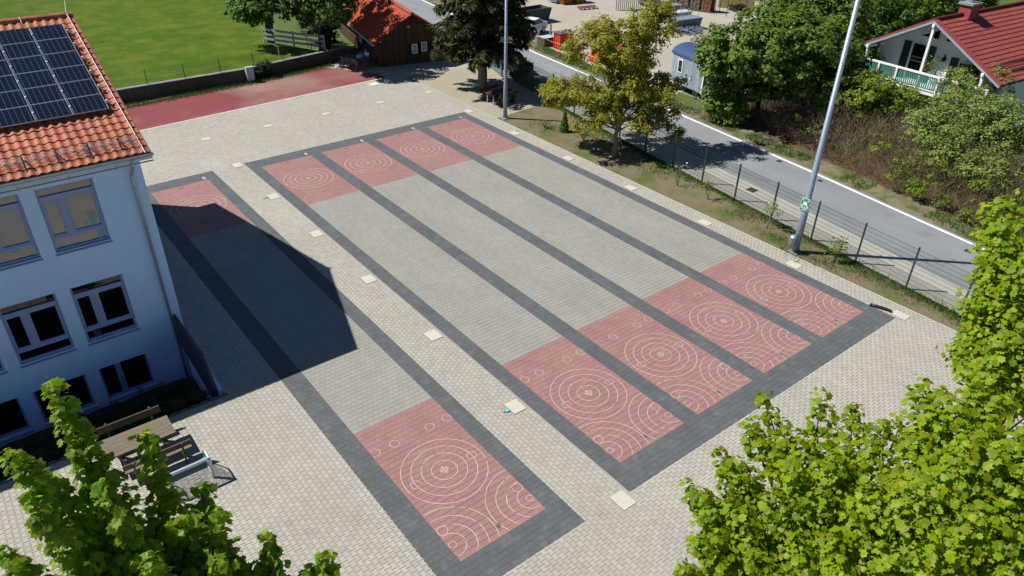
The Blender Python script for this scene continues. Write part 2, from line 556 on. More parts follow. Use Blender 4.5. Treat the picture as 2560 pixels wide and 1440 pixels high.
def tiles_from(rects, parent, name, m, top, SLOT=SLOT):
    full = np.abs(rects[:, 1] - rects[:, 0] - 0.2) < 0.004
    C = np.c_[(rects[:, 0] + rects[:, 1]) / 2, (rects[:, 2] + rects[:, 3]) / 2, np.zeros(len(rects))]
    u, v, d = project(C)
    ok = full & (u > 8) & (u < 2552) & (v > 8) & (v < 1432)
    order = np.argsort(np.where(ok, d, 1e6))
    sel = [i for i in order[:top] if ok[i]]
    me = npmesh(name, SLOT[0], SLOT[1], m)
    dz = RNG.uniform(-0.0008, 0.0008, len(C))
    for i in sel:
        o = link_mesh(name, me, parent); o.location = (C[i, 0], C[i, 1], dz[i])
    rest = np.ones(len(C), bool); rest[sel] = False
    r = rects[rest]
    V0, F0 = SLOT
    n = len(V0)
    sx = (r[:, 1] - r[:, 0]) / 0.2; sy = (r[:, 3] - r[:, 2]) / 0.2
    VV = V0[None].repeat(len(r), 0).copy()
    VV[:, :, 0] = VV[:, :, 0] * sx[:, None] + C[rest][:, 0:1]
    VV[:, :, 1] = VV[:, :, 1] * sy[:, None] + C[rest][:, 1:2]
    VV[:, :, 2] += dz[rest][:, None]
    FF = [(f[None] + (np.arange(len(r)) * n)[:, None, None]).reshape(-1, f.shape[1]) for f in F0]
    o = link_mesh(name + '_field', npmesh(name + '_field', VV.reshape(-1, 3), FF, m), parent)
    o['kind'] = 'stuff'


def border(name, x0, x1, label, lanes):
    b = MB()
    b.box(((x0 + x1) / 2, (BY0 + BY1) / 2, -0.004), (x1 - x0, BY1 - BY0, 0.022))
    o = b.build(name, DARKJ)
    tag(o, label, 'lane border', None, 'structure')
    parts = []
    parts.append(grid(x0, x1, BY0, 0.0)); parts.append(grid(x0, x1, Y3, BY1))
    edges = [x0] + [e for l in lanes for e in l] + [x1]
    for i in range(0, len(edges), 2):
        parts.append(grid(edges[i], edges[i + 1], 0.0, Y3))
    tiles_from(np.concatenate(parts), o, 'border_tile', DARK, 300, SLOTD)
    return o


lanes_x = [(k * LP, k * LP + LW) for k in range(4)]
border('lane_border', BX0, BX1, 'dark anthracite tile border framing the four joined lanes', lanes_x)
border('lane_border', LX0, LX1, 'dark anthracite tile border framing the single lane beside the school', [(-6.0, -3.0)])


def arc_strip(mb, c, r, w, box, z, n=None, drop=0.03, seed=0):
    rr = random.Random(seed)
    n = n or max(16, int(r * 90))
    skip = 0
    for i in range(n):
        a0, a1 = 2 * math.pi * i / n, 2 * math.pi * (i + 1) / n
        if skip > 0: skip -= 1; continue
        if rr.random() < drop: skip = rr.randint(0, 2); continue
        pts = []
        for a, q in ((a0, r - w / 2), (a0, r + w / 2), (a1, r + w / 2), (a1, r - w / 2)):
            pts.append((c[0] + q * math.cos(a), c[1] + q * math.sin(a), z))
        if all(box[0] <= p[0] <= box[1] and box[2] <= p[1] <= box[3] for p in pts):
            mb.quad(pts[0], pts[1], pts[2], pts[3])


ZT, ZM = 0.012, 0.0165
lane_names = ['leftmost lane alone beside the school, half in the building shadow', 'left lane of the four joined lanes', 'second lane from the left in the joined block',
              'third lane from the left in the joined block', 'right lane of the joined block, next to the planted strip']
for k, x0 in enumerate([-6.0, 0.0, LP, 2 * LP, 3 * LP]):
    b = MB()
    b.box((x0 + 1.5, (0 + Y3) / 2, -0.0015), (LW, Y3, 0.022))
    ln = tag(b.build('lane', GREYJ), 'grey lane with red target ends: ' + lane_names[k], 'playing lane', None, 'structure')
    tiles_from(grid(x0, x0 + LW, Y1, Y2), ln, 'grey_tile', GREY, 300)
    tiles_from(np.concatenate([grid(x0, x0 + LW, 0, Y1), grid(x0, x0 + LW, Y2, Y3)]), ln, 'red_tile', RED, 300)
    faint = 0.10 if k == 4 else 0.03
    near = MB()
    B = (x0 + 0.005, x0 + LW - 0.005, 0.005, Y1)
    c = (x0 + 1.49, 3.05)
    for i in range(4):
        arc_strip(near, c, 0.40 + 0.312 * i, 0.021, B, ZM, drop=0.012, seed=k * 50 + i)
        arc_strip(near, (x0 + 2.9, 0.6), 0.40 + 0.312 * i, 0.021, B, ZM, drop=0.02, seed=k * 50 + 10 + i)
        arc_strip(near, (x0 + 0.12, 0.59), 0.40 + 0.312 * i, 0.021, B, ZM, drop=0.025, seed=k * 50 + 20 + i)
    for i, (sx, sy, r) in enumerate(((0.16, 4.95, .155), (0.835, 4.94, .155), (2.152, 4.93, .155), (2.83, 4.95, .155), (2.506, 3.06, .155),
                                     (0.474, 3.06, .155), (2.83, 1.14, .155), (0.17, 1.155, .155), (2.87, .6, .11), (0.13, .59, .11))):
        arc_strip(near, (x0 + sx, sy), r, 0.018, B, ZM + 0.0009, n=22, drop=0.03, seed=k * 50 + 30 + i)
    def cross(mb, c):
        arc_strip(mb, c, 0.105, 0.022, (-99, 99, -99, 99), ZM + 0.0009, n=20, drop=0)
        for dx, dy in ((1, 0), (0, 1)):
            mb.quad(*[(c[0] + p * dx * .17 - q * dy * .011, c[1] + p * dy * .17 + q * dx * .011, ZM + 0.0018 + dx * .0006) for p, q in ((-1, -1), (1, -1), (1, 1), (-1, 1))])
    cross(near, c)
    near.build('target_marking', WHITEP, ln)
    far = MB()
    c = (x0 + 1.49, 25.69)
    for i in range(4):
        arc_strip(far, c, 0.40 + 0.312 * i, 0.026, (x0, x0 + LW, Y2, Y3), ZM, drop=faint * .6, seed=k * 50 + 40 + i)
    cross(far, c)
    far.build('target_marking', WHITEP, ln)
    for yy in (0.34, 28.43):
        b = MB(); b.box((x0 + 1.49, yy, 0.0145), (0.2, 0.12, 0.003)); b.build('start_tile', DARK, ln)
    # painted number at the far end
    cu = bpy.data.curves.new('num', 'FONT'); cu.body = str(5 - k); cu.size = 0.42; cu.align_x = 'CENTER'; cu.align_y = 'CENTER'; cu.extrude = 0.001
    tmp = bpy.data.objects.new('num', cu); COL.objects.link(tmp)
    dg = bpy.context.evaluated_depsgraph_get()
    me = bpy.data.meshes.new_from_object(tmp.evaluated_get(dg)); bpy.data.objects.remove(tmp)
    me.materials.clear(); me.materials.append(WHITE)
    o = link_mesh('lane_number', me, ln); o.location = (x0 + 2.88, 29.06, 0.0165); o.rotation_euler = (0, 0, math.pi)

# kerbs, red track, verge strips
b = MB()
b.quad((-30, linef(-30) - .09, 0.010), (14.5, linef(14.5) - .09, 0.010), (14.5, linef(14.5) + .09, 0.010), (-30, linef(-30) + .09, 0.010))
tag(b.build('track_kerb', SLAB), 'pale kerb line between the paving and the red running track', 'kerb', None, 'structure')
tr = [(-30, linef(-30)), (14.4, linef(14.4)), at(955, 188)[:2], at(915, 180)[:2], at(860, 173)[:2], at(800, 168.5)[:2], at(640, 198)[:2], at(470, 233)[:2], at(316, 267)[:2], (-30, 41.6)]
sheet('red_track', tr, 0.004, TRACK, 'faded red running track along the old wall', 'track')
gp = [at(316, 267)[:2], at(470, 233)[:2], at(640, 198)[:2], at(800, 168.5)[:2], (13.9, 45.6), (13.9, 46.6), (-30, 44.5), (-30, 41.6)]
sheet('grass_strip', gp, -0.002, VERGE, 'narrow grass strip at the foot of the old wall', 'grass')
kp = [at(316, 267), at(470, 233), at(640, 198), at(800, 168.5)]
b = MB()
for p, q in zip([Vector((-30, 41.6, 0))] + kp[:-1], kp):
    b.beam((p[0], p[1], 0.0), (q[0], q[1], 0.0), 0.1, 0.05)
tag(b.build('track_edging', SLAB), 'thin pale edging between red track and grass strip', 'kerb', None, 'structure')
sheet('forecourt', [(14.2, 39.75), (15.8, 38.8), (22.6, 36.4), (24.5, 41), (20.9, 43.5), (14, 48), (13.2, 45.5), at(800, 168.5)[:2], at(915, 180)[:2]], -0.001, PAVF,
      'pale paved forecourt before the wooden hut', 'paving')
sheet('trodden_gravel', [(15.8, 27.5), (15.8, 39.2), (17.2, 39.3), (22.9, 38.3), (23.2, 36.0), (21.75, 33), (21.0, 28)], 0.003, DIRT,
      'pale trodden gravel under the spruce and beside the gate', 'gravel')
fx = lambda y: 17.22 + 0.112 * y + 0.0008 * y * y      # fence line
bed = [(XR, -14), (XR, 31)] + [(fx(y) + 0.15, y) for y in (31, 26, 20, 14, 8, 2, -4, -9, -14)]
sheet('planting_bed', bed, -0.006, SOIL, 'strip of bare soil and thin grass between paving and mesh fence', 'planting bed')
b = MB(); b.box((XR + 0.03, 11.9, -0.03), (0.06, 50.5, 0.08))
tag(b.build('paving_edging', SLAB), 'thin concrete edging along the right side of the paving', 'kerb', None, 'structure')
b = MB()
b.box(((px0 + px1) / 2, py0, -0.05), (px1 - px0, 0.10, 0.13)); 
tag(b.build('bed_kerb', PAVJ), 'low concrete kerb before the sunken bed at the school wall', 'kerb', None, 'structure')

# road with shoulder, edge line, verge
LINE = [(47, 130), (38, 90), (32.2, 62.9), (29.9, 48), (28.55, 38.7), (27.75, 31.1), (26.45, 19.3), (25.28, 9.7), (24.44, 4.0), (23.75, -0.9), (22.6, -9), (21, -20), (16, -60)]


def offs(path, d):
    out = []
    for i, p in enumerate(path):
        a = Vector(path[max(i - 1, 0)]); c = Vector(path[min(i + 1, len(path) - 1)])
        t = (c - a).normalized(); n = Vector((t.y, -t.x))     # n points to the yard side (left of travel)
        out.append((p[0] + n.x * d, p[1] + n.y * d))
    return out


def ribbon(name, d0, d1, z, m, label, cat, path=LINE):
    A, B = offs(path, d0), offs(path, d1)
    b = MB()
    for i in range(len(path) - 1):
        b.quad((*A[i], z), (*A[i + 1], z), (*B[i + 1], z), (*B[i], z))
    return tag(b.build(name, m), label, cat, None, 'structure')


ribbon('road', -0.18, 4.35, 0.004, ROAD, 'grey asphalt lane road running past the fence', 'road')
ribbon('road_line', 0.19, 0.02, 0.008, WHITE, 'white edge line on the far side of the road', 'road marking')
SH = [(fx(y) + 0.15, y) for y in (30, 24, 18, 12, 6, 0, -6, -14, -30)]
sh = SH + [(p[0], p[1]) for p in offs(LINE, 4.2)[::-1] if -30 < p[1] < 36]
sheet('gravel_shoulder', sh, -0.001, GRAV, 'white gravel shoulder between fence and road', 'gravel')
ribbon('road_verge', -0.15, -1.9, 0.0, VERGE, 'grassy verge with bare earth beyond the road', 'verge')
YP = [(29.6, 24.0), (29.3, 30), (30.0, 38), (31.5, 47), (34, 62), (42, 92), (120, 140), (120, 34), (58, 33), (44, 30), (36, 25)]
sheet('gravel_yard', YP, -0.004, YARD, 'pale gravel storage yard across the road', 'yard')
sheet('leaf_litter', [(25.3, -3), (25.9, 3), (27.0, 10.5), (28.3, 19), (36, 19), (36, -3)], -0.002, LITTER, 'brown leaf litter under the hedge', 'ground')

# raised sports lawn
lp = [(-60, 44.9), (0.3, 45.42), (5.4, 45.42), (12.4, 46.55), (10, 52), (13, 60), (30, 100), (70, 200), (-180, 200)]
b = MB(); b.prism([(p[0], p[1]) for p in lp[::1]], -0.02, 0.82)
tag(b.build('sports_lawn', LAWN), 'large green sports lawn behind the old wall', 'lawn', None, 'structure')
# sunken slope along the school
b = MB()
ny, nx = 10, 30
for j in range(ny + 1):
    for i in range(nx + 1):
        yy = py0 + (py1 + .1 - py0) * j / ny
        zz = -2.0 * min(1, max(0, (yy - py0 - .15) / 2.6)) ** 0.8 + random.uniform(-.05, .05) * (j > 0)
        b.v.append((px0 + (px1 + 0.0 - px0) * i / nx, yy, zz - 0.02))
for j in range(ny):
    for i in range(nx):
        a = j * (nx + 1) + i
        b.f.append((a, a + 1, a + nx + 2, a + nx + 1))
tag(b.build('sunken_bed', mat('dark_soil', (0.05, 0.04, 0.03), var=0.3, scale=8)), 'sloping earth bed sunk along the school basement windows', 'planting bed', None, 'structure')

# cover slabs
def cover(x, y, w, d, label, group, framed=False):
    t = thing('cover_slab', label, 'cover slab', (x, y, 0), group)
    b = MB(); b.box((x, y, 0.006), (w + .03, d + .03, 0.006)); b.build('rim', PAVJ, t)
    b = MB(); b.box((x, y, 0.012), (w, d, 0.014)); b.build('slab', SLAB, t)
    if w > .4:
        b = MB(); b.box((x, y, 0.0205), (w * .42, d * .42, 0.004)); b.build('lid', WHITE if framed else SLAB, t)
    return t


ordn = ['nearest', 'second nearest', 'third nearest', 'fourth nearest', 'fifth nearest', 'sixth nearest', 'farthest']
for i in range(7):
    y = -1.1 + i * 5.14
    cover(-0.985, y, .5, .62, f'pale concrete cover slab between single lane and court, {ordn[i]} of seven', 'cover slabs along the left of the court')
    cover(15.07, y - .02 + (0.1 if i == 0 else 0), .46, .62, f'pale concrete cover slab right of the court, {ordn[i]} of seven', 'cover slabs along the right of the court')
for i, x in enumerate((-1.07, 2.9, 6.96, 11.09, 15.1)):
    cover(x, 34.83, .52, .42, 'small pale cover slab on the far paving, ' + ['first from the left', 'second from the left', 'middle one of the row', 'second from the right', 'last on the right'][i], 'small slabs in a row on the far paving')
cover(12.85, 38.85, .95, .7, 'framed white cover slab close to the red track end', None, True)


def cap(x, y, label, tilt=0.0):
    t = thing('mint_cap', label, 'cap', (x, y, 0), 'round mint caps on the paving')
    b = MB(); b.lathe((x, y, 0.004), [(0.078, 0), (0.078, 0.03), (0.065, 0.042)], 16); b.build('cap_body', MINT, t)
    b = MB(); b.lathe((x, y, 0.004), [(0.095, 0), (0.095, 0.01)], 16); b.build('cap_ring', BLACKP, t)
    b = MB(); b.box((x - .14, y, 0.012), (.06, .03, .012)); b.build('tab', BLACKP, t)


cap(-1.33, 4.02, 'round mint cap beside a cover slab left of the court, nearer one')
cap(-1.34, 24.69, 'round mint cap beside a cover slab left of the court, farther one')
cap(15.46, 4.14, 'round mint cap on the right strip near the lamp pole')
cap(15.38, 24.85, 'round mint cap on the right strip near the spruce table')
t = thing('drain_pipe', 'black bent drain pipe with mint end lying at the court corner', 'pipe', (14.8, -.3, 0))
P = [(14.70, 0.13, .075), (14.78, -.12, .075), (14.86, -.36, .075), (14.93, -.56, .07), (14.94, -.70, .045)]
b = MB(); b.tube(P, [.062, .062, .062, .06, .058], 14); b.build('tube', BLACKP, t, smooth=True)
b = MB(); b.tube([(14.685, 0.175, .075), (14.705, 0.115, .075)], .071, 14); b.build('end_cap', MINT, t)

# chalk drawings
for i, (uu, vv, lab) in enumerate(((598, 283, 'chalk scribble near the red track, uppermost'), (515, 316, 'chalk scribble near the red track, leftmost'), (622, 326, 'chalk scribble near the red track, lowest'))):
    p = at(uu, vv)
    b = MB(); rr = random.Random(i)
    c = p.copy()
    for k in range(16):
        a = rr.uniform(0, 6.28); c = c + Vector((math.cos(a), math.sin(a), 0)) * .14 if k else c; l = rr.uniform(.1, .25)
        dx, dy = math.cos(a) * l, math.sin(a) * l
        zz = 0.0085 + k * 0.0006
        b.quad(*[(c.x + s * dx - q * dy * .025 / l, c.y + s * dy + q * dx * .025 / l, zz) for s, q in ((-1, -1), (1, -1), (1, 1), (-1, 1))])
    tag(b.build('chalk_drawing', mat('chalk', lin(206, 206, 208, KA), var=.2, scale=8)), lab, 'chalk drawing', 'chalk scribbles on the paving')
# road gully and small covers
for (uu, vv, s, lab) in ((1880, 475, .5, 'iron gully grate on the road edge beside the fence'), (1948, 403, .3, 'small iron cover in the road, farther one'), (2050, 452, .28, 'small iron cover in the road, nearer one'),
                         (2420, 628, .3, 'small iron cover in the road by the big maple')):
    p = at(uu, vv)
    t = thing('road_cover', lab, 'road cover', (p.x, p.y, 0), 'iron covers in the road')
    b = MB(); b.box((p.x, p.y, 0.007), (s, s, 0.012)); b.build('cover_plate', mat('cast_iron', (.05, .045, .04), var=.2), t)
    b = MB()
    for k in range(4): b.box((p.x, p.y - s * .3 + k * s * .2, 0.015), (s * .8, s * .07, 0.006))
    b.build('ribs', mat('cast_iron_dark', (.02, .02, .02)), t)
# ================================================================ school building
sch = thing('school_building', 'pale blue three storey school with clay tile roof and solar panels', 'school', (-14, 22.3, 0))
FX0, FX1, FY, FYB, FB, FT = -22.0, -8.5, 15.05, 29.5, -2.4, 7.62
EY, EZ, RY, RZ = 14.6, 7.42, 22.3, 10.38
sl = Vector((0, RY - EY, RZ - EZ)).normalized()
nr = Vector((0, -sl.z, sl.y))
win_x = [(-11.70, -10.02), (-13.83, -12.14), (-15.97, -14.28), (-18.1, -16.4), (-20.2, -18.5)]
rows = [(4.55, 6.83, 'up'), (0.87, 3.17, 'mid'), (-1.79, -0.32, 'low')]


def wall_holes(mb, x0, x1, z0, z1, holes, y, depth, sgn=1):
    """upright wall in the plane y with real openings and reveals"""
    X = sorted({x0, x1, *[h[0] for h in holes], *[h[1] for h in holes]})
    Z = sorted({z0, z1, *[h[2] for h in holes], *[h[3] for h in holes]})
    for i in range(len(X) - 1):
        for j in range(len(Z) - 1):
            cx, cz = (X[i] + X[i + 1]) / 2, (Z[j] + Z[j + 1]) / 2
            if any(h[0] < cx < h[1] and h[2] < cz < h[3] for h in holes): continue
            mb.quad((X[i], y, Z[j]), (X[i + 1], y, Z[j]), (X[i + 1], y, Z[j + 1]), (X[i], y, Z[j + 1]))
    for a, b_, c, d in holes:
        yy = y + depth
        mb.quad((a, y, c), (a, y, d), (a, yy, d), (a, yy, c))
        mb.quad((b_, y, c), (b_, yy, c), (b_, yy, d), (b_, y, d))
        mb.quad((a, y, d), (b_, y, d), (b_, yy, d), (a, yy, d))
        mb.quad((a, y, c), (a, yy, c), (b_, yy, c), (b_, y, c))


holes = [(a, b_, c, d) for a, b_ in win_x for c, d, _ in rows]
b = MB()
wall_holes(b, FX0, FX1, FB, FT, holes, FY, 0.28)
# gable end and far walls
b.poly([(FX1, FY, FB), (FX1, FYB, FB), (FX1, FYB, FT), (FX1, RY, RZ - .1), (FX1, FY, FT)])
b.poly([(FX0, FY, FB), (FX0, FY, FT), (FX0, RY, RZ - .1), (FX0, FYB, FT), (FX0, FYB, FB)])
b.quad((FX0, FYB, FB), (FX0, FYB, FT), (FX1, FYB, FT), (FX1, FYB, FB))
b.quad((FX0, FY + .02, FB), (FX1, FY + .02, FB), (FX1, FYB, FB), (FX0, FYB, FB))
b.build('wall', WALLB, sch)
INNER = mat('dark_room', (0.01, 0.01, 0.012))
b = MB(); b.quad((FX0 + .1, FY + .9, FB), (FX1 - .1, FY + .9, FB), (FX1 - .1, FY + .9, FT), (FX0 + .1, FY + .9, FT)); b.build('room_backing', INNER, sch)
PAPER = mat('window_paper', lin(170, 205, 205, KA), var=.05)
for ci, (a, b_) in enumerate(win_x):
    for c, d, kind in rows:
        yw = FY + 0.16
        f = MB(); fw = .07
        def bar(x0, x1, z0, z1, yo=0.0, t=.08):
            f.box(((x0 + x1) / 2, yw + yo, (z0 + z1) / 2), (x1 - x0, t, z1 - z0))
        bar(a, a + fw, c, d); bar(b_ - fw, b_, c, d)
        bar(a + fw, b_ - fw, c, c + fw); bar(a + fw, b_ - fw, d - fw, d)
        W = b_ - a; H = d - c
        mx = a + W * .385
        if kind != 'low':
            z1, z2 = c + .46, d - .40
            bar(a + fw, b_ - fw, z1 - .06, z1 + .06, -.012); bar(a + fw, b_ - fw, z2 - .07, z2 + .07, -.012)
            bar(mx - .09, mx + .09, z1 + .06, z2 - .07, -.006)
            for (u0, u1) in ((a + fw, mx - .09), (mx + .09, b_ - fw)):      # sash frames
                for (q0, q1, r0, r1) in ((u0, u0 + .055, z1 + .06, z2 - .07), (u1 - .055, u1, z1 + .06, z2 - .07), (u0 + .055, u1 - .055, z1 + .06, z1 + .115), (u0 + .055, u1 - .055, z2 - .125, z2 - .07)):
                    bar(q0, q1, r0, r1, -.004, .06)
        else:
            bar(mx - .1, mx + .1, c + fw, d - fw, -.006)
        w = f.build('window', FRAME, sch)
        g = MB(); g.quad((a + .02, yw + .015, c + .02), (b_ - .02, yw + .015, c + .02), (b_ - .02, yw + .015, d - .02), (a + .02, yw + .015, d - .02))
        g.build('pane', GLASSU if kind == 'up' else GLASSD, w)
        s = MB(); s.add([(a - .03, FY - .06, c - .05), (b_ + .03, FY - .06, c - .05), (b_ + .03, yw - .03, c + .02), (a - .03, yw - .03, c + .02),
                         (a - .03, FY - .06, c - .08), (b_ + .03, FY - .06, c - .08), (b_ + .03, yw - .03, c - .01), (a - .03, yw - .03, c - .01)],
                        [(0, 1, 2, 3), (4, 7, 6, 5), (0, 4, 5, 1), (1, 5, 6, 2), (3, 7, 4, 0)])
        s.build('sill', mat('sill_metal', (.22, .30, .50), rough=.4, metal=.2), w)
        if kind == 'up' and ci == 0:
            for (x0, x1, z0, z1) in ((-10.46, -10.22, 5.35, 5.62), (-10.43, -10.27, 5.14, 5.33), (-10.62, -10.52, 5.2, 5.32), (-10.36, -10.13, 4.62, 4.93)):
                g = MB(); g.quad((x0, yw + .008, z0), (x1, yw + .008, z0), (x1, yw + .008, z1), (x0, yw + .008, z1)); g.build('paper_sheet', PAPER, w)
        if kind == 'up' and ci == 1:
            g = MB(); cx, cz = -12.75, 5.0
            for k in range(5):
                q = k * 1.257; px_, pz = cx + .09 * math.cos(q), cz + .08 * math.sin(q)
                g.poly([(px_ + .07 * math.cos(t), yw + .008, pz + .07 * math.sin(t)) for t in np.linspace(0, 5.24, 6)])
            g.build('paper_flower', mat('flower_paper', lin(170, 200, 140, KA)), w)
        if kind == 'mid' and ci == 0:
            g = MB(); g.quad((-11.42, yw + .008, .95), (-11.2, yw + .008, .95), (-11.2, yw + .008, 1.2), (-11.42, yw + .008, 1.2)); g.build('paper_sheet', mat('dim_paper', lin(70, 95, 100, KA)), w)


def rp(x, s, off=0.0):
    return Vector((x, EY, EZ)) + sl * s + nr * off


# roof body below the tiles
SLEN = (Vector((0, RY, RZ)) - Vector((0, EY, EZ))).length
RXR = -8.17
b = MB()
for s0, s1 in ((0, SLEN),):
    b.add([rp(FX0 - .4, 0, -.02), rp(RXR - .02, 0, -.02), rp(RXR - .02, SLEN, -.02), rp(FX0 - .4, SLEN, -.02),
           rp(FX0 - .4, 0.05, -.2), rp(RXR - .02, 0.05, -.2), rp(RXR - .02, SLEN, -.2), rp(FX0 - .4, SLEN, -.2)],
          [(0, 1, 2, 3), (7, 6, 5, 4), (0, 4, 5, 1), (1, 5, 6, 2)])
mir = lambda p: Vector((p.x, 2 * RY - p.y, p.z))
b.add([mir(rp(FX0 - .4, 0, -.02)), mir(rp(RXR - .02, 0, -.02)), mir(rp(RXR - .02, SLEN, -.02)), mir(rp(FX0 - .4, SLEN, -.02)),
       mir(rp(FX0 - .4, 0.05, -.2)), mir(rp(RXR - .02, 0.05, -.2)), mir(rp(RXR - .02, SLEN, -.2)), mir(rp(FX0 - .4, SLEN, -.2))],
      [(3, 2, 1, 0), (4, 5, 6, 7), (1, 5, 4, 0), (2, 6, 5, 1)])
roof = b.build('roof', mat('roof_underside', lin(150, 140, 128, KA), var=.1), sch)


def pantile(w=0.272, l=0.40, th=.018):
    """curved clay tile, x across, y up the slope, z off the slope"""
    P = []
    prof = [(0, .012), (.12, .034), (.26, .052), (.42, .050), (.56, .028), (.68, .010), (.84, .004), (1.0, .010)]
    for (yy, lift) in ((0, .030), (l, 0.0)):
        for q, h in prof:
            P.append(((q - .5) * w * 1.04, yy, h + lift))
    for q, h in prof:
        P.append(((q - .5) * w * 1.04, 0.0, h + .030 - th))
    n = len(prof)
    F = [[i, i + 1, n + i + 1, n + i] for i in range(n - 1)] + [[2 * n + i, 2 * n + i + 1, i + 1, i] for i in range(n - 1)]
    return np.array(P), [np.array(F)]


def tile_roof(parent_roof, name, tpl, frame, xs, ss, m, top, hidden=None, thingroot=None, two=True):
    """frame(x, s) -> point; axes = (ax, asl, an)"""
    f, ax, asl, an = frame
    V0, F0 = tpl
    A = np.array([ax, asl, an])
    C = []
    for i, s in enumerate(ss):
        for x in xs: C.append(f(x, s))
    C = np.array([tuple(c) for c in C])
    idx = [(x, s) for s in ss for x in xs]
    W0 = V0 @ A
    u, v, d = project(C)
    ok = (u > 4) & (u < 2556) & (v > 4) & (v < 1436)
    if hidden is not None: ok &= ~np.array([hidden(x, s) for x, s in idx])
    order = np.argsort(np.where(ok, d, 1e6))
    sel = [i for i in order[:top] if ok[i]]
    me = npmesh(name, W0, F0, m)
    base = WL[thingroot]
    jit = RNG.uniform(-.004, .004, (len(C), 3))
    for i in sel:
        o = link_mesh(name, me, parent_roof)
        o.location = Vector(C[i] + jit[i]) - base
    rest = np.ones(len(C), bool); rest[sel] = False
    VV, FF = instance((W0, F0), C[rest] + jit[rest] - np.array(base))
    if len(VV):
        o = link_mesh(name + '_field', npmesh(name + '_field', VV, FF, m), parent_roof); o['kind'] = 'stuff'


txs = [RXR - .14 - .272 * i for i in range(48)]
tss = [.02 + .335 * i for i in range(24)]
hid = lambda x, s: (x < -8.75 and 2.6 < s < 7.35)
tile_roof(roof, 'roof_tile', pantile(), (lambda x, s: rp(x, s, 0), (1, 0, 0), tuple(sl), tuple(nr)), txs, tss, TILE, 300, hid, sch)
bsl = Vector((0, -sl.y, sl.z))
tile_roof(roof, 'back_tile', pantile(), (lambda x, s: mir(rp(x, s, 0)), (-1, 0, 0), tuple(bsl), (0, -nr.y, nr.z)), txs[::1], tss, TILE, 0, None, sch)
for i in range(34):       # ridge caps
    x = RXR - .02 - .38 * i
    b = MB(); b.tube([(x + .02, RY, RZ + .015), (x - .40, RY, RZ + .035)], [.125, .115], 10); b.build('ridge_tile', TILE, roof)
b = MB()
b.add([rp(RXR - .03, -.02, .05), rp(RXR + .01, -.02, .05), rp(RXR + .01, SLEN, .05), rp(RXR - .03, SLEN, .05), rp(RXR - .03, -.02, -.2), rp(RXR + .01, -.02, -.2), rp(RXR + .01, SLEN, -.2), rp(RXR - .03, SLEN, -.2)],
      [(0, 1, 2, 3), (1, 5, 6, 2), (0, 4, 5, 1)])
b.build('verge_board', mat('verge', lin(150, 90, 70, KA)), roof)

# solar panels
PVM = bpy.data.materials.new('solar_cells'); PVM.use_nodes = True
nt = PVM.node_tree; bs = nt.nodes['Principled BSDF']
tc = nt.nodes.new('ShaderNodeTexCoord'); sep = nt.nodes.new('ShaderNodeSeparateXYZ'); nt.links.new(tc.outputs['Object'], sep.inputs[0])
def _m(op, a, b_=0.0, c=None):
    n = nt.nodes.new('ShaderNodeMath'); n.operation = op
    for i, q in enumerate((a, b_) if c is None else (a, b_, c)):
        if isinstance(q, (int, float)): n.inputs[i].default_value = q
        else: nt.links.new(q, n.inputs[i])
    return n.outputs[0]
def _line(co, period, wdt):
    return _m('LESS_THAN', _m('ABSOLUTE', _m('SUBTRACT', _m('FRACT', _m('DIVIDE', co, period)), 0.5)), wdt / period / 2)
ln = _m('MAXIMUM', _line(sep.outputs[0], .172, .009), _m('MULTIPLY', _line(sep.outputs[1], .0835, .008), 0.55))
mx = nt.nodes.new('ShaderNodeMixRGB'); nt.links.new(ln, mx.inputs[0])
mx.inputs[1].default_value = (.0025, .0045, .014, 1); mx.inputs[2].default_value = (.10, .125, .19, 1)
nt.links.new(mx.outputs[0], bs.inputs['Base Color']); bs.inputs['Roughness'].default_value = .12; bs.inputs['IOR'].default_value = 1.35
ALU = mat('panel_aluminium', (.26, .29, .34), rough=.35, metal=.5)
pw, ph = 1.066, 1.715
frame_me = cell_me = None
Mroof = Matrix(((1, 0, 0, 0), (0, sl.y, nr.y, 0), (0, sl.z, nr.z, 0), (0, 0, 0, 1)))
for r in range(3):
    for c in range(10):
        px_ = -8.70 - 1.09 * c - pw / 2
        ps = 2.32 + 1.735 * r + ph / 2
        if frame_me is None:
            f = MB(); e = .015
            f.box((0, 0, 0), (pw - .03, ph - .03, .03))
            for sx in (-1, 1): f.box((sx * (pw / 2 - e / 2), 0, .004), (e, ph, .04))
            for sy in (-1, 1): f.box((0, sy * (ph / 2 - e / 2), .004), (pw - 2 * e, e, .04))
            f.box((0, 0, .0165), (pw - 2 * e, .018, .003))
            o = f.build('solar_panel', ALU, sch, local=True); frame_me = o.data
            q = MB(); 
            for sy in (-1, 1): q.box((0, sy * ph / 4, .0155), (pw - .05, ph / 2 - .045, .003))
            oc = q.build('cell_field', PVM, o, local=True); cell_me = oc.data
        else:
            o = link_mesh('solar_panel', frame_me, sch); link_mesh('cell_field', cell_me, o)
        o.matrix_local = Matrix.Translation(rp(px_, ps, .17) - WL[sch]) @ Mroof
b = MB()
for r in range(3):
    for k in (.25, .75):
        s_ = 2.32 + 1.735 * r + ph * k
        b.beam(rp(-8.5, s_, .11), rp(-19.6, s_, .11), .04, .05)
b.build('panel_rail', ALU, sch)
b = MB()
for c in range(6):
    for r in range(3):
        for k in (.25, .75):
            b.box(rp(-8.665 - 1.09 * c + (.02 if c == 0 else -.028), 2.32 + 1.735 * r + ph * k, .2), (.05, .07, .04))
b.build('panel_clamp', WHITE, sch)

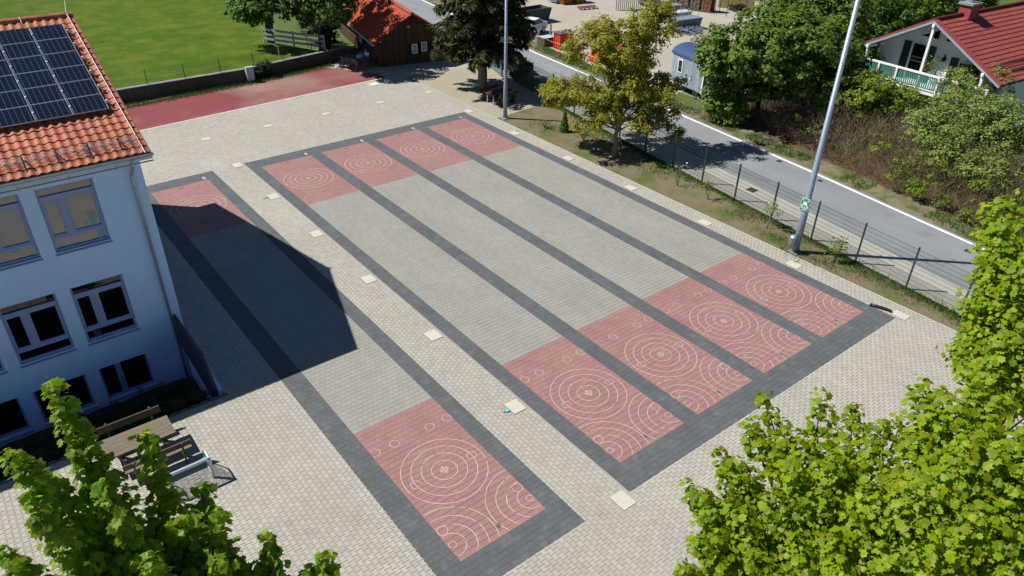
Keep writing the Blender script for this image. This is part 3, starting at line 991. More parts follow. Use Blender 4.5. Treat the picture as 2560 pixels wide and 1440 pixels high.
# snow guard
b = MB()
def gp(x, h): return rp(x, .62, h)
for h in (.08, .16, .31):
    b.tube([gp(-8.35, h), gp(-19, h)], .011, 5)
for i in range(140):
    x = -8.38 - .075 * i
    b.tube([gp(x, .08), gp(x - .03, .31)], .006, 3, cap=False)
b.build('snow_guard', GALV, sch)
b = MB()
for i in range(12):
    x = -8.95 - .92 * i
    b.beam(gp(x, .33), rp(x, .30, .04), .035, .03); b.beam(gp(x, .33), rp(x, .86, .05), .03, .02); b.beam(rp(x, .26, .055), rp(x, .9, .055), .04, .02)
b.build('snow_guard_bracket', mat('bracket_steel', (.10, .12, .16), metal=.4), sch)
# lightning wire, ridge rod
b = MB(); b.tube([rp(-8.36, -.08, .10), rp(-8.36, SLEN, .12)], .012, 5)
for i in range(9): b.box(rp(-8.36, .4 + i * .95, .085), (.03, .03, .06))
b.tube([(-8.36, RY, RZ + .1), (-8.36, RY, RZ + .16), (-8.25, RY + .25, RZ + .5)], .01, 4)
b.tube([(-9.9, RY, RZ + .16), (-9.9, RY - .3, RZ - .02)], .01, 4)
b.build('lightning_wire', WHITE, sch)
# gutter
b = MB()
n = 8; G = []
for k in range(n + 1):
    a = math.pi * k / n
    G.append((EY - .05 + .085 * math.cos(a), EZ - .02 - .085 * math.sin(a)))
G2 = [(EY - .05 + .078 * math.cos(math.pi * k / n), EZ - .015 - .078 * math.sin(math.pi * k / n)) for k in range(n + 1)]
x0, x1 = RXR + .05, FX0 - .4
for A, B in zip(G[:-1], G[1:]): b.quad((x0, *A), (x0, *B), (x1, *B), (x1, *A))
for A, B in zip(G2[:-1], G2[1:]): b.quad((x1, *A), (x1, *B), (x0, *B), (x0, *A))
b.poly([(x0, *q) for q in G]); b.tube([(x0, EY - .14, EZ - .01), (x1, EY - .14, EZ - .01)], .014, 6)
b.build('gutter', ZINC, sch, smooth=False)
b = MB()
b.box(((x0 + x1) / 2, EY + .16, EZ - .14), (x0 - x1 - .1, .45, .10)); b.build('eaves_board', mat('eaves_white', (.5, .56, .62)), sch)
b = MB(); b.tube([(x0 - .05, EY - .06, EZ - .26), (x1, EY - .06, EZ - .26)], .022, 6)
for i in range(9): b.box((-9.3 - 1.4 * i, EY - .03, EZ - .25), (.04, .1, .14))
b.build('cable_rail', GALV, sch)
# downpipe
px_, py_ = -8.88, 14.93
b = MB(); b.tube([(-8.80, EY - .05, EZ - .1), (-8.81, EY - .03, EZ - .32), (-8.86, py_ - .06, EZ - .66), (px_, py_, EZ - .85), (px_, py_, -2.2)], [.055] * 5, 12)
b.tube([(-8.80, EY - .05, EZ - .08), (-8.80, EY - .05, EZ - .22)], [.085, .055], 12)
b.build('downpipe', ZINC, sch, smooth=True)
for z in (6.2, 4.7, 3.7, 2.2, .6, -1):
    b = MB(); b.tube([(px_, py_, z), (px_, py_, z + .035)], .068, 12); b.box((px_, py_ + .07, z + .018), (.03, .09, .03)); b.build('pipe_clip', GALV, sch)

# wing wall beside the sunken bed
ww = thing('wing_wall', 'parapet slab painted in shade tone on a pale retaining wall at the school corner', 'wall', (-8.62, 13, 0))
b = MB(); b.box((-8.60, 12.95, -1.15), (.2, 4.16, 2.3)); b.build('retaining_wall', WALLB, ww)
b = MB(); b.add([(-8.79, 15.0, -.5), (-8.79, 15.0, .95), (-8.79, 11.65, 1.06), (-8.79, 10.95, 0.05), (-8.79, 11.2, -1.0),
                 (-8.71, 15.0, -.5), (-8.71, 15.0, .95), (-8.71, 11.65, 1.06), (-8.71, 10.95, 0.05), (-8.71, 11.2, -1.0)],
                [(0, 1, 2, 3, 4), (9, 8, 7, 6, 5), (1, 6, 7, 2), (2, 7, 8, 3), (3, 8, 9, 4), (0, 5, 6, 1)])
b.build('parapet_slab', mat('shade_toned_slab', (.05, .055, .075), rough=.7, var=.15), ww)  # dark tone stands for shade on the side towards the bed
b = MB(); b.add([(-8.705, 14.9, .06), (-8.705, 14.9, .9), (-8.705, 11.7, 1.0), (-8.705, 11.05, 0.06), (-8.69, 14.9, .06), (-8.69, 14.9, .9), (-8.69, 11.7, 1.0), (-8.69, 11.05, .06)],
                [(3, 2, 1, 0), (4, 5, 6, 7), (1, 2, 6, 5), (2, 3, 7, 6), (0, 1, 5, 4)])
b.build('skylit_side_sheet', WALLB, ww)  # pale sheet standing for the sky-lit outer side of the slab

# ================================================================ wooden hut
hc = Vector((15.4, 42.54, 0)); hd = Vector((5.42, -1.18, 0)).normalized(); hn = Vector((-hd.y, hd.x, 0))
HWD, HL, HE, HR = 5.55, 13.0, 2.2, 3.95
hut = thing('wooden_hut', 'dark brown wooden hut with orange tile roof beside the spruce', 'hut', tuple(hc))
hp = lambda a, l, z: hc + hd * a + hn * l + Vector((0, 0, z))
b = MB()
b.poly([hp(0, 0, 0), hp(HWD, 0, 0), hp(HWD, 0, HE), hp(HWD / 2, 0, HR - .05), hp(0, 0, HE)])
b.quad(hp(0, HL, 0), hp(0, 0, 0), hp(0, 0, HE), hp(0, HL, HE)); b.quad(hp(HWD, 0, 0), hp(HWD, HL, 0), hp(HWD, HL, HE), hp(HWD, 0, HE))
b.poly([hp(0, HL, 0), hp(0, HL, HE), hp(HWD / 2, HL, HR - .05), hp(HWD, HL, HE), hp(HWD, HL, 0)])
hw = b.build('wall', BROWN, hut)
pl = 0
for i in range(37):                              # upright boards on the gable and the long side
    a = .075 + .15 * i
    top = HE + (HR - HE) * (1 - abs(a - HWD / 2) / (HWD / 2)) - .16
    b = MB(); b.beam(hp(a, -.02 - .012 * (i % 2), 0.02), hp(a, -.02 - .012 * (i % 2), top), .14, .03, up=tuple(hn)); b.build('board', BROWN, hw)
for i in range(60):
    l = .1 + .2 * i
    b = MB(); b.beam(hp(-.02 - .012 * (i % 2), l, .02), hp(-.02 - .012 * (i % 2), l, HE - .06), .03, .19, up=tuple(hn)); b.build('board', BROWN, hw)
rf = MB(); ov = .45; oe = .5
slh = (HR - HE) / (HWD / 2)
for sgn in (0, 1):
    f = (lambda a: a) if sgn == 0 else (lambda a: HWD - a)
    e0, e1, e2, e3 = hp(f(-oe), -ov, HE - slh * oe), hp(f(-oe), HL + ov, HE - slh * oe), hp(HWD / 2, HL + ov, HR), hp(HWD / 2, -ov, HR)
    dn = Vector((0, 0, -.10))
    rf.add([e0, e1, e2, e3, e0 + dn, e1 + dn, e2 + dn, e3 + dn], [(0, 3, 2, 1), (4, 5, 6, 7), (0, 4, 7, 3), (0, 1, 5, 4), (1, 2, 6, 5)])
hroof = rf.build('roof', BROWN, hut)
up = Vector((hd.x * (HWD / 2), hd.y * (HWD / 2), HR - HE)).normalized()
nn_ = Vector(-up.cross(hn)) if (up.cross(hn)).z < 0 else up.cross(hn)
L0 = HWD / 2 + oe
Ls = math.hypot(L0, slh * L0)
tile_roof(hroof, 'roof_tile', pantile(.24, .36), (lambda x, s: hp(-oe, x, HE - slh * oe + .02) + up * s, tuple(hn), tuple(up), tuple(nn_)),
          [-ov + .12 + .236 * i for i in range(58)], [.30 * i for i in range(int(Ls / .3))], HUTT, 300, None, hut)
up2 = Vector((-hd.x * (HWD / 2), -hd.y * (HWD / 2), HR - HE)).normalized(); n2 = up2.cross(-hn)
if n2.z < 0: n2 = -n2
tile_roof(hroof, 'back_tile', pantile(.24, .36), (lambda x, s: hp(HWD + oe, x, HE - slh * oe + .02) + up2 * s, tuple(hn), tuple(up2), tuple(n2)),
          [-ov + .12 + .236 * i for i in range(58)], [.30 * i for i in range(int(Ls / .3))], HUTT, 0, None, hut)
b = MB(); b.tube([hp(HWD / 2, -ov, HR + .05), hp(HWD / 2, HL + ov, HR + .05)], .11, 8); b.build('ridge_cap', HUTT, hroof)
b = MB(); b.tube([hp(HWD / 2, 4.7, HR), hp(HWD / 2, 4.7, HR + .75)], .035, 6); b.lathe(hp(HWD / 2, 4.7, HR + .1), [(.11, 0), (.09, .2)], 8); b.build('vent_pipe', BLACKP, hroof)
b = MB(); b.lathe(hp(HWD / 2 - .35, 4.2, HR - .1), [(.16, 0), (.14, .35)], 8); b.build('vent_stub', BLACKP, hroof)
b = MB(); b.tube([hp(-oe - .05, -ov, HE - slh * oe - .02), hp(-oe - .05, HL, HE - slh * oe - .02)], .06, 8); b.build('gutter', ZINC, hut)
def hutwin(p0, du, w, h, nrm, lit):
    f = MB(); d = .07
    u = Vector(du).normalized(); up_ = Vector((0, 0, 1)); o = p0 + Vector(nrm) * .07
    for s in (0, w): f.beam(o + u * s, o + u * s + up_ * h, .07, .05, up=tuple(nrm))
    for s in (0, h): f.beam(o + up_ * s, o + u * w + up_ * s, .05, .07)
    f.beam(o + u * w / 2, o + u * w / 2 + up_ * h, .04, .04, up=tuple(nrm)); f.beam(o + up_ * h * .5, o + u * w + up_ * h * .5, .035, .035)
    w_ = f.build('window', WHITE, hut)
    g = MB(); q = p0 + Vector(nrm) * .06; g.quad(q, q + u * w, q + u * w + up_ * h, q + up_ * h); g.build('pane', lit, w_)
    s = MB(); o2 = p0 + Vector(nrm) * .05
    for k in (-.17, w + .17): s.beam(o2 + u * k - up_ * .08, o2 + u * k + up_ * (h + .08), .26, .04, up=tuple(nrm))
    s.build('shutter', mat('shutter_brown', (.018, .01, .006)), w_)
PANEL = mat('curtained_glass', lin(150, 150, 140, KA), rough=.15)
hutwin(hp(2.75, -.02, .85), hd, .42, .68, -hn, PANEL); hutwin(hp(3.55, -.02, .95), hd, .42, .68, -hn, GLASSD); hutwin(hp(4.65, -.02, .98), hd, .38, .66, -hn, GLASSD)
hutwin(hp(-.02, 5.3, .9), -hn, .75, .95, -hd, GLASSD)
b = MB(); b.box(hp(HWD / 2 - .25, -.09, 2.95), (.22, .16, .12), math.atan2(hd.y, hd.x)); b.build('wall_lamp', PALEC, hut)
b = MB(); b.box(hp(.18, -.08, 2.0), (.1, .1, .16)); b.build('wall_lamp', PALEC, hut)

# ================================================================ red roofed house
HA = Vector((36.79, 15.23, 0)); hg = Vector((-0.088, -0.996, 0)); hb = Vector((0.996, -0.088, 0))
GW, EZ2, AZ2, LEN2 = 9.92, 4.2, 6.95, 14.0
house = thing('red_roofed_house', 'white house with red tile roof and green balcony behind the hedge', 'house', tuple(HA))
q = lambda a, l, z: HA + hg * a + hb * l + Vector((0, 0, z))
HWALL = mat('house_white_render', (.74, .76, .78), rough=.9, var=.05)
DGREEN = mat('shutter_green', (.012, .035, .026), rough=.5)
BGREEN = mat('balcony_green', (.06, .21, .165), rough=.5, rnd=.12)
HW_ = mat('house_white_wood', (.72, .74, .74), rough=.6, var=.04)
b = MB(); i0, i1, wl_ = .95, GW - .95, 1.6
zr = lambda a: EZ2 + (AZ2 - EZ2) * (1 - abs(a - GW / 2) / (GW / 2)) - .12
b.poly([q(i0, wl_, -.1), q(i1, wl_, -.1), q(i1, wl_, zr(i1)), q(GW / 2, wl_, zr(GW / 2)), q(i0, wl_, zr(i0))])
b.quad(q(i0, LEN2, -.1), q(i0, wl_, -.1), q(i0, wl_, zr(i0)), q(i0, LEN2, zr(i0))); b.quad(q(i1, wl_, -.1), q(i1, LEN2, -.1), q(i1, LEN2, zr(i1)), q(i1, wl_, zr(i1)))
b.poly([q(i1, LEN2, -.1), q(i0, LEN2, -.1), q(i0, LEN2, zr(i0)), q(GW / 2, LEN2, zr(GW / 2)), q(i1, LEN2, zr(i1))])
b.build('wall', HWALL, house)
rb = MB()
for sgn in (0, 1):
    f = (lambda a: a) if sgn == 0 else (lambda a: GW - a)
    e = [q(f(0), 0, EZ2), q(f(0), LEN2 + .6, EZ2), q(GW / 2, LEN2 + .6, AZ2), q(GW / 2, 0, AZ2)]
    dn = Vector((0, 0, -.16))
    rb.add(e + [p + dn for p in e], [(0, 3, 2, 1), (4, 5, 6, 7), (0, 4, 7, 3), (0, 1, 5, 4), (1, 2, 6, 5)])
hr2 = rb.build('roof', mat('house_soffit', (.30, .36, .42), var=.05), house)


def row_tiles(root, roofobj, org, along, upv, nv, L, S, row, wav, m):
    b = MB(); ns = int(S / row); nw = int(L / wav)
    for r in range(ns):
        for i in range(nw):
            P = []
            for s_, lift in ((r * row - .02, .055), ((r + 1) * row, .012)):
                for k, h in ((0, 0), (.35, .028), (.7, .012), (1.0, 0)):
                    P.append(org + along * ((i + k) * wav) + upv * s_ + nv * (lift + h))
            for k, h in ((0, 0), (.35, .028), (.7, .012), (1.0, 0)):
                P.append(org + along * ((i + k) * wav) + upv * (r * row - .02) + nv * (h))
            b.add(P, [(0, 1, 5, 4), (1, 2, 6, 5), (2, 3, 7, 6), (8, 9, 1, 0), (9, 10, 2, 1), (10, 11, 3, 2)])
    o = b.build('tile_field', m, roofobj); o['kind'] = 'stuff'


for sgn in (1, 0):
    e0 = q(0 if sgn == 0 else GW, 0, EZ2); ap = q(GW / 2, 0, AZ2)
    upv = (ap - e0).normalized(); nv = upv.cross(hb)
    if nv.z < 0: nv = -nv
    row_tiles(house, hr2, e0 + upv * .02, hb, upv, nv, LEN2 + .5, (ap - e0).length - .05, .345, .30, HOUSET)
    b = MB(); b.beam(e0 - hb * .03 - Vector((0, 0, .06)), ap - hb * .03 - Vector((0, 0, .06)), .05, .2); b.build('verge_board', mat('verge_grey', (.25, .30, .34)), hr2)
    b = MB(); k = 22
    for i in range(k):
        p0 = e0.lerp(ap, i / k); p1 = e0.lerp(ap, (i + 1.02) / k)
        b.beam(p0 + nv * .06 + hb * .05, p1 + nv * .045 + hb * .05, .22, .13)
    b.build('verge_tile', HOUSET, hr2)
    b = MB()
    b.tube([e0 + hb * .0 + Vector((0, 0, -.02)), e0 + hb * LEN2 + Vector((0, 0, -.02))], .075, 8); b.build('gutter', mat('gutter_brown', (.05, .05, .06)), house)
b = MB()
for i in range(36):
    p = q(GW / 2, i * .4 - .02, AZ2 + .03); b.tube([p, p + hb * .42 + Vector((0, 0, .02))], [.14, .125], 8)
b.build('ridge_cap', mat('ridge_dark', lin(110, 50, 50, KA)), hr2)
e0 = q(GW, 0, EZ2); ap = q(GW / 2, 0, AZ2); upv = (ap - e0).normalized(); nv = upv.cross(hb); nv = nv if nv.z > 0 else -nv
b = MB()
for r_, l0 in ((.75, 2.2), (1.35, 1.4)):
    for i in range(40): b.box(e0 + upv * r_ + hb * (l0 + i * .28) + nv * .13, (.12, .12, .12))
b.build('snow_hook', mat('hook_dark', (.05, .025, .025)), hr2)
b = MB(); p = q(GW / 2 + .1, 3.4, AZ2 - .1); b.box(p + Vector((0, 0, .3)), (.9, .75, .8), math.atan2(hb.y, hb.x)); ch = b.build('chimney', HOUSET, hr2)
b = MB(); b.box(p + Vector((0, 0, .78)), (1.15, .95, .12), math.atan2(hb.y, hb.x)); b.build('chimney_cap', CONC, ch)
b = MB(); b.lathe(p + Vector((0, 0, .84)), [(.2, 0), (.17, .5)], 10); b.build('flue', GALV, ch)
# balcony
bal = MB(); zb = 2.55
bal.add([q(.55, .0, zb), q(GW - .5, .0, zb), q(GW - .5, 1.6, zb), q(.55, 1.6, zb), q(.55, 0, zb + .18), q(GW - .5, 0, zb + .18), q(GW - .5, 1.6, zb + .18), q(.55, 1.6, zb + .18)],
        [(0, 1, 2, 3), (7, 6, 5, 4), (0, 4, 5, 1), (1, 5, 6, 2), (3, 7, 4, 0)])
balc = bal.build('balcony', HW_, house)
b = MB(); b.beam(q(.5, -.04, zb + 1.22), q(GW - .5, -.04, zb + 1.22), .09, .12); b.beam(q(.5, -.04, zb + .30), q(GW - .5, -.04, zb + .30), .05, .06); b.build('handrail', HW_, balc)
for i in range(62):
    a = .68 + i * .139
    b = MB(); b.beam(q(a, -.03, zb + .24), q(a, -.03, zb + 1.14), .095, .022, up=tuple(hb)); b.build('slat', BGREEN, balc)
for a in (.55, 2.25, 3.55, 6.4, 7.9, 9.35):
    b = MB(); b.beam(q(a, -.07, zb + .1), q(a, -.07, zb + 1.2), .12, .1, up=tuple(hb)); b.build('rail_post', HW_, balc)
for a, zt in ((1.1, zr(1.1)), (5.05, zr(5.05)), (8.8, zr(8.8))):
    b = MB(); b.beam(q(a, .05, 0), q(a, .05, zt - .2), .15, .15, up=tuple(hb)); b.build('post', HW_, house)
    b = MB(); b.beam(q(a, -.15, zt - .12), q(a, 1.7, zt - .12), .16, .18); b.build('purlin', HW_, house)
# door, shutters, windows, lamp on the gable wall
def hpan(a0, a1, z0, z1, off, m, name, parent=house, th=.04):
    b = MB(); b.beam(q((a0 + a1) / 2, wl_ - off, z0), q((a0 + a1) / 2, wl_ - off, z1), a1 - a0, th, up=tuple(hb)); return b.build(name, m, parent)
d = hpan(3.15, 4.25, zb + .2, 5.15, .03, HW_, 'balcony_door')
hpan(3.28, 4.12, zb + .3, 3.95, .055, GLASSD, 'pane', d, .03); hpan(3.28, 4.12, 4.0, 5.05, .055, GLASSD, 'pane', d, .03)
hpan(2.6, 3.1, zb + .25, 5.1, .05, DGREEN, 'shutter'); hpan(4.3, 4.8, zb + .25, 5.1, .05, DGREEN, 'shutter')
hpan(5.9, 6.4, 3.0, 4.75, .05, DGREEN, 'shutter'); w = hpan(6.45, 7.3, 3.3, 4.6, .03, HW_, 'window'); hpan(6.53, 7.22, 3.38, 4.52, .055, GLASSD, 'pane', w, .03)
hpan(7.35, 7.85, 3.0, 4.6, .05, DGREEN, 'shutter')
for (a0, a1, z0, zl, zr_) in ((3.55, 4.8, 5.55, 5.62, 6.2), (5.25, 6.4, 5.55, 6.2, 5.62)):
    b = MB(); P = [q(a0, wl_ - .05, z0), q(a1, wl_ - .05, z0), q(a1, wl_ - .05, zr_), q(a0, wl_ - .05, zl)]
    b.poly(P); g_ = b.build('gable_window', GLASSD, house)
    f = MB()
    for s, e in zip(P, P[1:] + P[:1]): f.beam(s - hb * .02, e - hb * .02, .07, .07)
    m_ = (P[0] + P[1]) / 2; m2 = (P[2] + P[3]) / 2; f.beam(m_ - hb * .02, m2 - hb * .02, .06, .05, up=tuple(hb)); f.build('frame', HW_, g_)
b = MB(); p = q(5.5, wl_ - .12, 4.55); b.lathe(p, [(.04, -.2), (.13, -.12), (.15, .02), (.05, .12), (.02, .3)], 8); b.build('wall_lamp', BLACKP, house)
for a0, a1 in ((2.4, 3.5), (5.6, 6.5)):
    hpan(a0, a1, .3, 2.2, .04, GLASSD, 'ground_floor_window')
# ================================================================ vegetation
def _t(P, F, curl=.3, droop=.25):
    P = np.array([(x, y, -curl * abs(x) - droop * y * y) for x, y in P], float)
    return P, [np.array(f) for f in F]


_half = [(.0, .02), (.30, -.10), (.36, .12), (.56, .30), (.40, .42), (.42, .70), (.20, .68), (0, .96)]
_mp = _half + [(-x, y) for x, y in _half[1:-1][::-1]]
MAPLE = _t(_mp, [[list(range(len(_mp)))]], .28, .22)
OVAL = _t([(0, 0), (.26, .3), (.22, .7), (0, 1), (-.22, .7), (-.26, .3)], [[[0, 1, 2, 3], [0, 3, 4, 5]]], .5, .25)
KITE = _t([(0, 0), (.34, .45), (0, 1), (-.34, .45)], [[[0, 1, 2, 3]]], .35, .2)
NEEDLE = _t([(0, 0), (.15, .35), (.0, 1), (-.15, .35)], [[[0, 1, 2, 3]]], .3, .5)


def leaf_geo(P, Nrm, S, tpl, rng, fwd=None):
    P = np.asarray(P, float); n = len(P)
    Nrm = Nrm / (np.linalg.norm(Nrm, axis=1, keepdims=True) + 1e-9)
    a = rng.normal(size=(n, 3)) if fwd is None else fwd + rng.normal(size=(n, 3)) * .25
    a -= Nrm * (a * Nrm).sum(1, keepdims=True)
    a /= np.linalg.norm(a, axis=1, keepdims=True) + 1e-9
    b = np.cross(a, Nrm)
    V, F = tpl
    W = P[:, None, :] + S[:, None, None] * (V[None, :, 0:1] * b[:, None] + V[None, :, 1:2] * a[:, None] + V[None, :, 2:3] * Nrm[:, None])
    m = len(V)
    FF = [(f[None] + (np.arange(n) * m)[:, None, None]).reshape(-1, f.shape[1]) for f in F]
    return W.reshape(-1, 3), FF


def frames(P, Nrm, S, rng):
    out = []
    for p, nv, s in zip(P, Nrm, S):
        nv = nv / (np.linalg.norm(nv) + 1e-9)
        a = rng.normal(size=3); a -= nv * a.dot(nv); a /= np.linalg.norm(a); b = np.cross(a, nv)
        M = np.eye(4); M[:3, 0] = b * s; M[:3, 1] = a * s; M[:3, 2] = nv * s; M[:3, 3] = p
        out.append(Matrix(M.tolist()))
    return out


def clumps(lobes, per, rc, rng, dens=1.0):
    """leaf positions and directions: clumps scattered through ellipsoids, thicker towards the outside"""
    P, N = [], []
    for c, r, m in lobes:
        c = np.array(c); r = np.array(r if hasattr(r, '__len__') else (r, r, r))
        d = rng.normal(size=(m, 3)); d /= np.linalg.norm(d, axis=1, keepdims=True)
        rad = rng.random(m) ** (1 / 2.6)
        rad *= 1 + rng.normal(size=m) * .09
        cc = c + d * r * rad[:, None]
        for k in range(m):
            q = rng.normal(size=(per, 3)); q /= np.linalg.norm(q, axis=1, keepdims=True)
            rr = rc * (0.6 + .8 * rng.random())
            pts = cc[k] + q * (rng.random((per, 1)) ** .5) * rr * np.array((1, 1, .7))
            P.append(pts); N.append(q * .5 + d[k] * .5 + np.array((0, 0, .75)) + rng.normal(size=(per, 3)) * .3)
    return np.concatenate(P), np.concatenate(N)


def limbs(mb, base, h, r0, targets, rng, n=7, wob=.12, split=.45):
    base = Vector(base)
    top = base + Vector((0, 0, h))
    pts = [base]
    for i in range(1, 6):
        t = i / 5
        pts.append(base.lerp(top, t) + Vector((rng.normal() * wob * t, rng.normal() * wob * t, 0)))
    mb.tube([base - Vector((0, 0, .1))] + pts, [r0 * 1.25] + [r0 * (1 - .55 * i / 5) for i in range(6)], n)
    for t in targets:
        t = Vector(t)
        k = rng.uniform(split, 1.0)
        i = min(4, int(k * 5)); s = pts[i].lerp(pts[i + 1], k * 5 - i)
        mid = s.lerp(t, .5) + Vector((0, 0, .12 * (t - s).length)) + Vector(tuple(rng.normal(size=3))) * .12
        r = r0 * .36 * (1.2 - k * .5)
        mb.tube([s, s.lerp(mid, .6), mid, t], [r, r * .8, r * .55, r * .12], 5, cap=False)


def tree(name, label, cat, base, trunk_h, r0, lobes, per, rc, size, tpl, m, bark, seed, group=None, ntw=26):
    rng = np.random.default_rng(seed)
    t = thing(name, label, cat, tuple(base), group)
    P, N = clumps(lobes, per, rc, rng)
    gz = base[2]
    ok = P[:, 2] > gz + .15
    P, N = P[ok], N[ok]
    S = size * rng.uniform(.7, 1.25, len(P))
    V, F = leaf_geo(P - np.array(base), N, S, tpl, rng)
    o = link_mesh('crown', npmesh('crown', V, F, m), t); o['kind'] = 'stuff'
    b = MB()
    tg = []
    for c, r, mm in lobes:
        r = r if hasattr(r, '__len__') else (r, r, r)
        for k in range(max(3, int(ntw * mm / sum(l[2] for l in lobes)))):
            d = rng.normal(size=3); d /= np.linalg.norm(d); tg.append(np.array(c) + d * np.array(r) * .8)
    limbs(b, base, trunk_h, r0, tg, rng)
    b.build('trunk', bark, t, smooth=True)
    return t


def ray_pt(u, v, t):
    d = _R @ np.array([(u - 1280) / FPX, (720 - v) / FPX, -1.0])
    return _C + d / np.linalg.norm(d) * t


def maple(label, base, trunk_h, r0, shoots, lobes, size, m, seed, nshoot=110, rtop=.10, rbot=.42, per=34, rc=.34):
    """young maple: upright shoots with leaf pairs over a dense crown, the largest leaves as own parts"""
    rng = np.random.default_rng(seed)
    t = thing('maple_tree', label, 'tree', tuple(base), 'young maples in the foreground')
    P, N = [], []
    b = MB()
    for tip, root in shoots:
        tip = np.array(tip); root = np.array(root)
        ln = np.linalg.norm(tip - root)
        n = int(nshoot * ln / 2.0)
        s = rng.random(n) ** .95
        ring = np.round(s * ln / .24) * .24 / ln                        # leaves stand in whorls
        s = np.where(rng.random(n) < .72, ring + rng.normal(size=n) * .012, s)
        ang = rng.random(n) * 6.283
        rad = (rtop + (rbot - rtop) * np.clip(s, 0, 1) ** .8) * rng.uniform(.35, 1.08, n)
        ax = root - tip
        dirs = np.c_[np.cos(ang), np.sin(ang), np.zeros(n)]
        P.append(tip + ax * np.clip(s, 0, 1)[:, None] + dirs * rad[:, None] + np.c_[np.zeros((n, 2)), rng.normal(size=n) * .04])
        N.append(dirs * .55 + np.array((0, 0, .8)) + rng.normal(size=(n, 3)) * .28)
        bend = rng.normal(size=3) * .05
        b.tube([tuple(root), tuple((root + tip) / 2 + bend), tuple(tip - np.array((0, 0, .03)))], [.022, .014, .004], 5, cap=False)
    if lobes:
        p, n_ = clumps(lobes, per, rc, rng)
        P.append(p); N.append(n_)
    P = np.concatenate(P); N = np.concatenate(N)
    S = size * rng.uniform(.45, 1.25, len(P))
    u, v, d = project(P)
    ok = (d > .5) & (u > -1200) & (u < 3800)
    P, N, S = P[ok], N[ok], S[ok]
    u, v, d = project(P)
    # leaves nearest the lens and unobstructed are parts, the rest is one crown
    fr = (u > 4) & (u < 2556) & (v > 4) & (v < 1436)
    cell = (np.floor(u / 26) * 10000 + np.floor(v / 26)).astype(np.int64)
    order = np.argsort(np.where(fr, d, 1e6))
    seen, sel = set(), []
    for i in order:
        if not fr[i] or len(sel) >= 300: break
        if cell[i] in seen: continue
        seen.add(cell[i]); sel.append(i)
    sel = np.array(sel, int)
    rest = np.ones(len(P), bool); rest[sel] = False
    base_ = np.array(base)
    V, F = leaf_geo(P[rest] - base_, N[rest], S[rest], MAPLE, rng)
    o = link_mesh('crown', npmesh('crown', V, F, m), t); o['kind'] = 'stuff'
    lme = npmesh('leaf', MAPLE[0], MAPLE[1], m)
    for M in frames(P[sel] - base_, N[sel], S[sel], rng):
        o = link_mesh('leaf', lme, t); o.matrix_local = M
    tg = [r for _, r in shoots]
    limbs(b, base, trunk_h, r0, tg, rng, split=.6)
    b.build('trunk', BARKD, t, smooth=True)
    return t


def shoot_list(tips, centre, pull=.5, drop=2.0):
    out = []
    for (u, v, t) in tips:
        p = ray_pt(u, v, t)
        r = p + (np.array(centre) - p) * np.array((pull, pull, 0)); r[2] = p[2] - drop
        out.append((p, r))
    return out


rr = np.random.default_rng(3)
# left foreground maple: tall upright leaders
cL = np.array((-12.7, -4.9, 8.0))
tips = [(130, 968, 9.3), (30, 1132, 8.8), (365, 1090, 9.5), (500, 1212, 9.6), (545, 1285, 9.2), (672, 1345, 9.5), (815, 1385, 9.6), (250, 1215, 9.0), (70, 1250, 8.6),
        (420, 1330, 9.3), (300, 1300, 8.8), (185, 1120, 9.4), (95, 1180, 9.3), (590, 1400, 9.4)]
tips += [(640, 1420, 9.6), (705, 1410, 9.5), (760, 1440, 9.6), (830, 1436, 9.7), (600, 1470, 9.4), (720, 1500, 9.4), (540, 1370, 9.3), (470, 1290, 9.2)]
tips += [(rr.uniform(-40, 560), rr.uniform(1320, 1600), rr.uniform(8.6, 10.0)) for _ in range(20)]
maple('bright maple with tall upright leading shoots at the lower left corner', (-12.5, -5.6, 0), 7.6, .13, shoot_list(tips, cL, .45, 1.9),
      [(tuple(ray_pt(250, 1520, 9.9)), (1.5, 1.3, .9), 22)], .108, LEAFY2, 21, 480, .09, .30)
# right foreground maples
c1 = ray_pt(2090, 1330, 12.4)
t1 = [(1912, 992, 12.6), (2056, 985, 12.9), (2142, 1015, 12.7), (1878, 1062, 12.4), (1802, 1132, 12.3), (1722, 1212, 12.2), (1760, 1300, 12.0), (1705, 1418, 11.9),
      (2200, 1062, 12.6), (2258, 1042, 12.8), (1960, 1060, 12.4), (2010, 1090, 12.2), (1785, 1275, 12.0), (1812, 1225, 12.1), (1770, 1375, 11.9), (1800, 1330, 11.9), (1740, 1345, 11.9), (1840, 1150, 12.2)]
t1 += [(rr.uniform(1760, 2380), rr.uniform(1130, 1440), rr.uniform(11.6, 12.3)) for _ in range(46)]
maple('broad bright yellow green maple at the lower right of the court', (c1[0], c1[1], 0), 6.2, .16, shoot_list(t1, c1, .4, .95),
      [(tuple(c1 - np.array((0, 0, .4))), (1.8, 1.7, 1.0), 70)], .108, LEAFY, 31, 400, .15, .36)
c2 = ray_pt(2500, 1260, 11.4)
t2 = [(2305, 958, 12.2), (2352, 975, 12.0), (2450, 945, 12.0), (2505, 950, 11.9), (2400, 1010, 11.8), (2330, 1040, 12.0), (2290, 1090, 12.0)]
t2 += [(rr.uniform(2330, 2640), rr.uniform(1050, 1430), rr.uniform(10.6, 11.4)) for _ in range(38)]
maple('darker maple filling the lower right corner beside the broad one', (c2[0], c2[1], 0), 6.6, .16, shoot_list(t2, c2, .35, .95),
      [(tuple(c2 - np.array((0, 0, .5))), (1.5, 1.6, 1.0), 60)], .108, LEAFY, 41, 400, .15, .36)
c3 = ray_pt(2610, 800, 14.6)
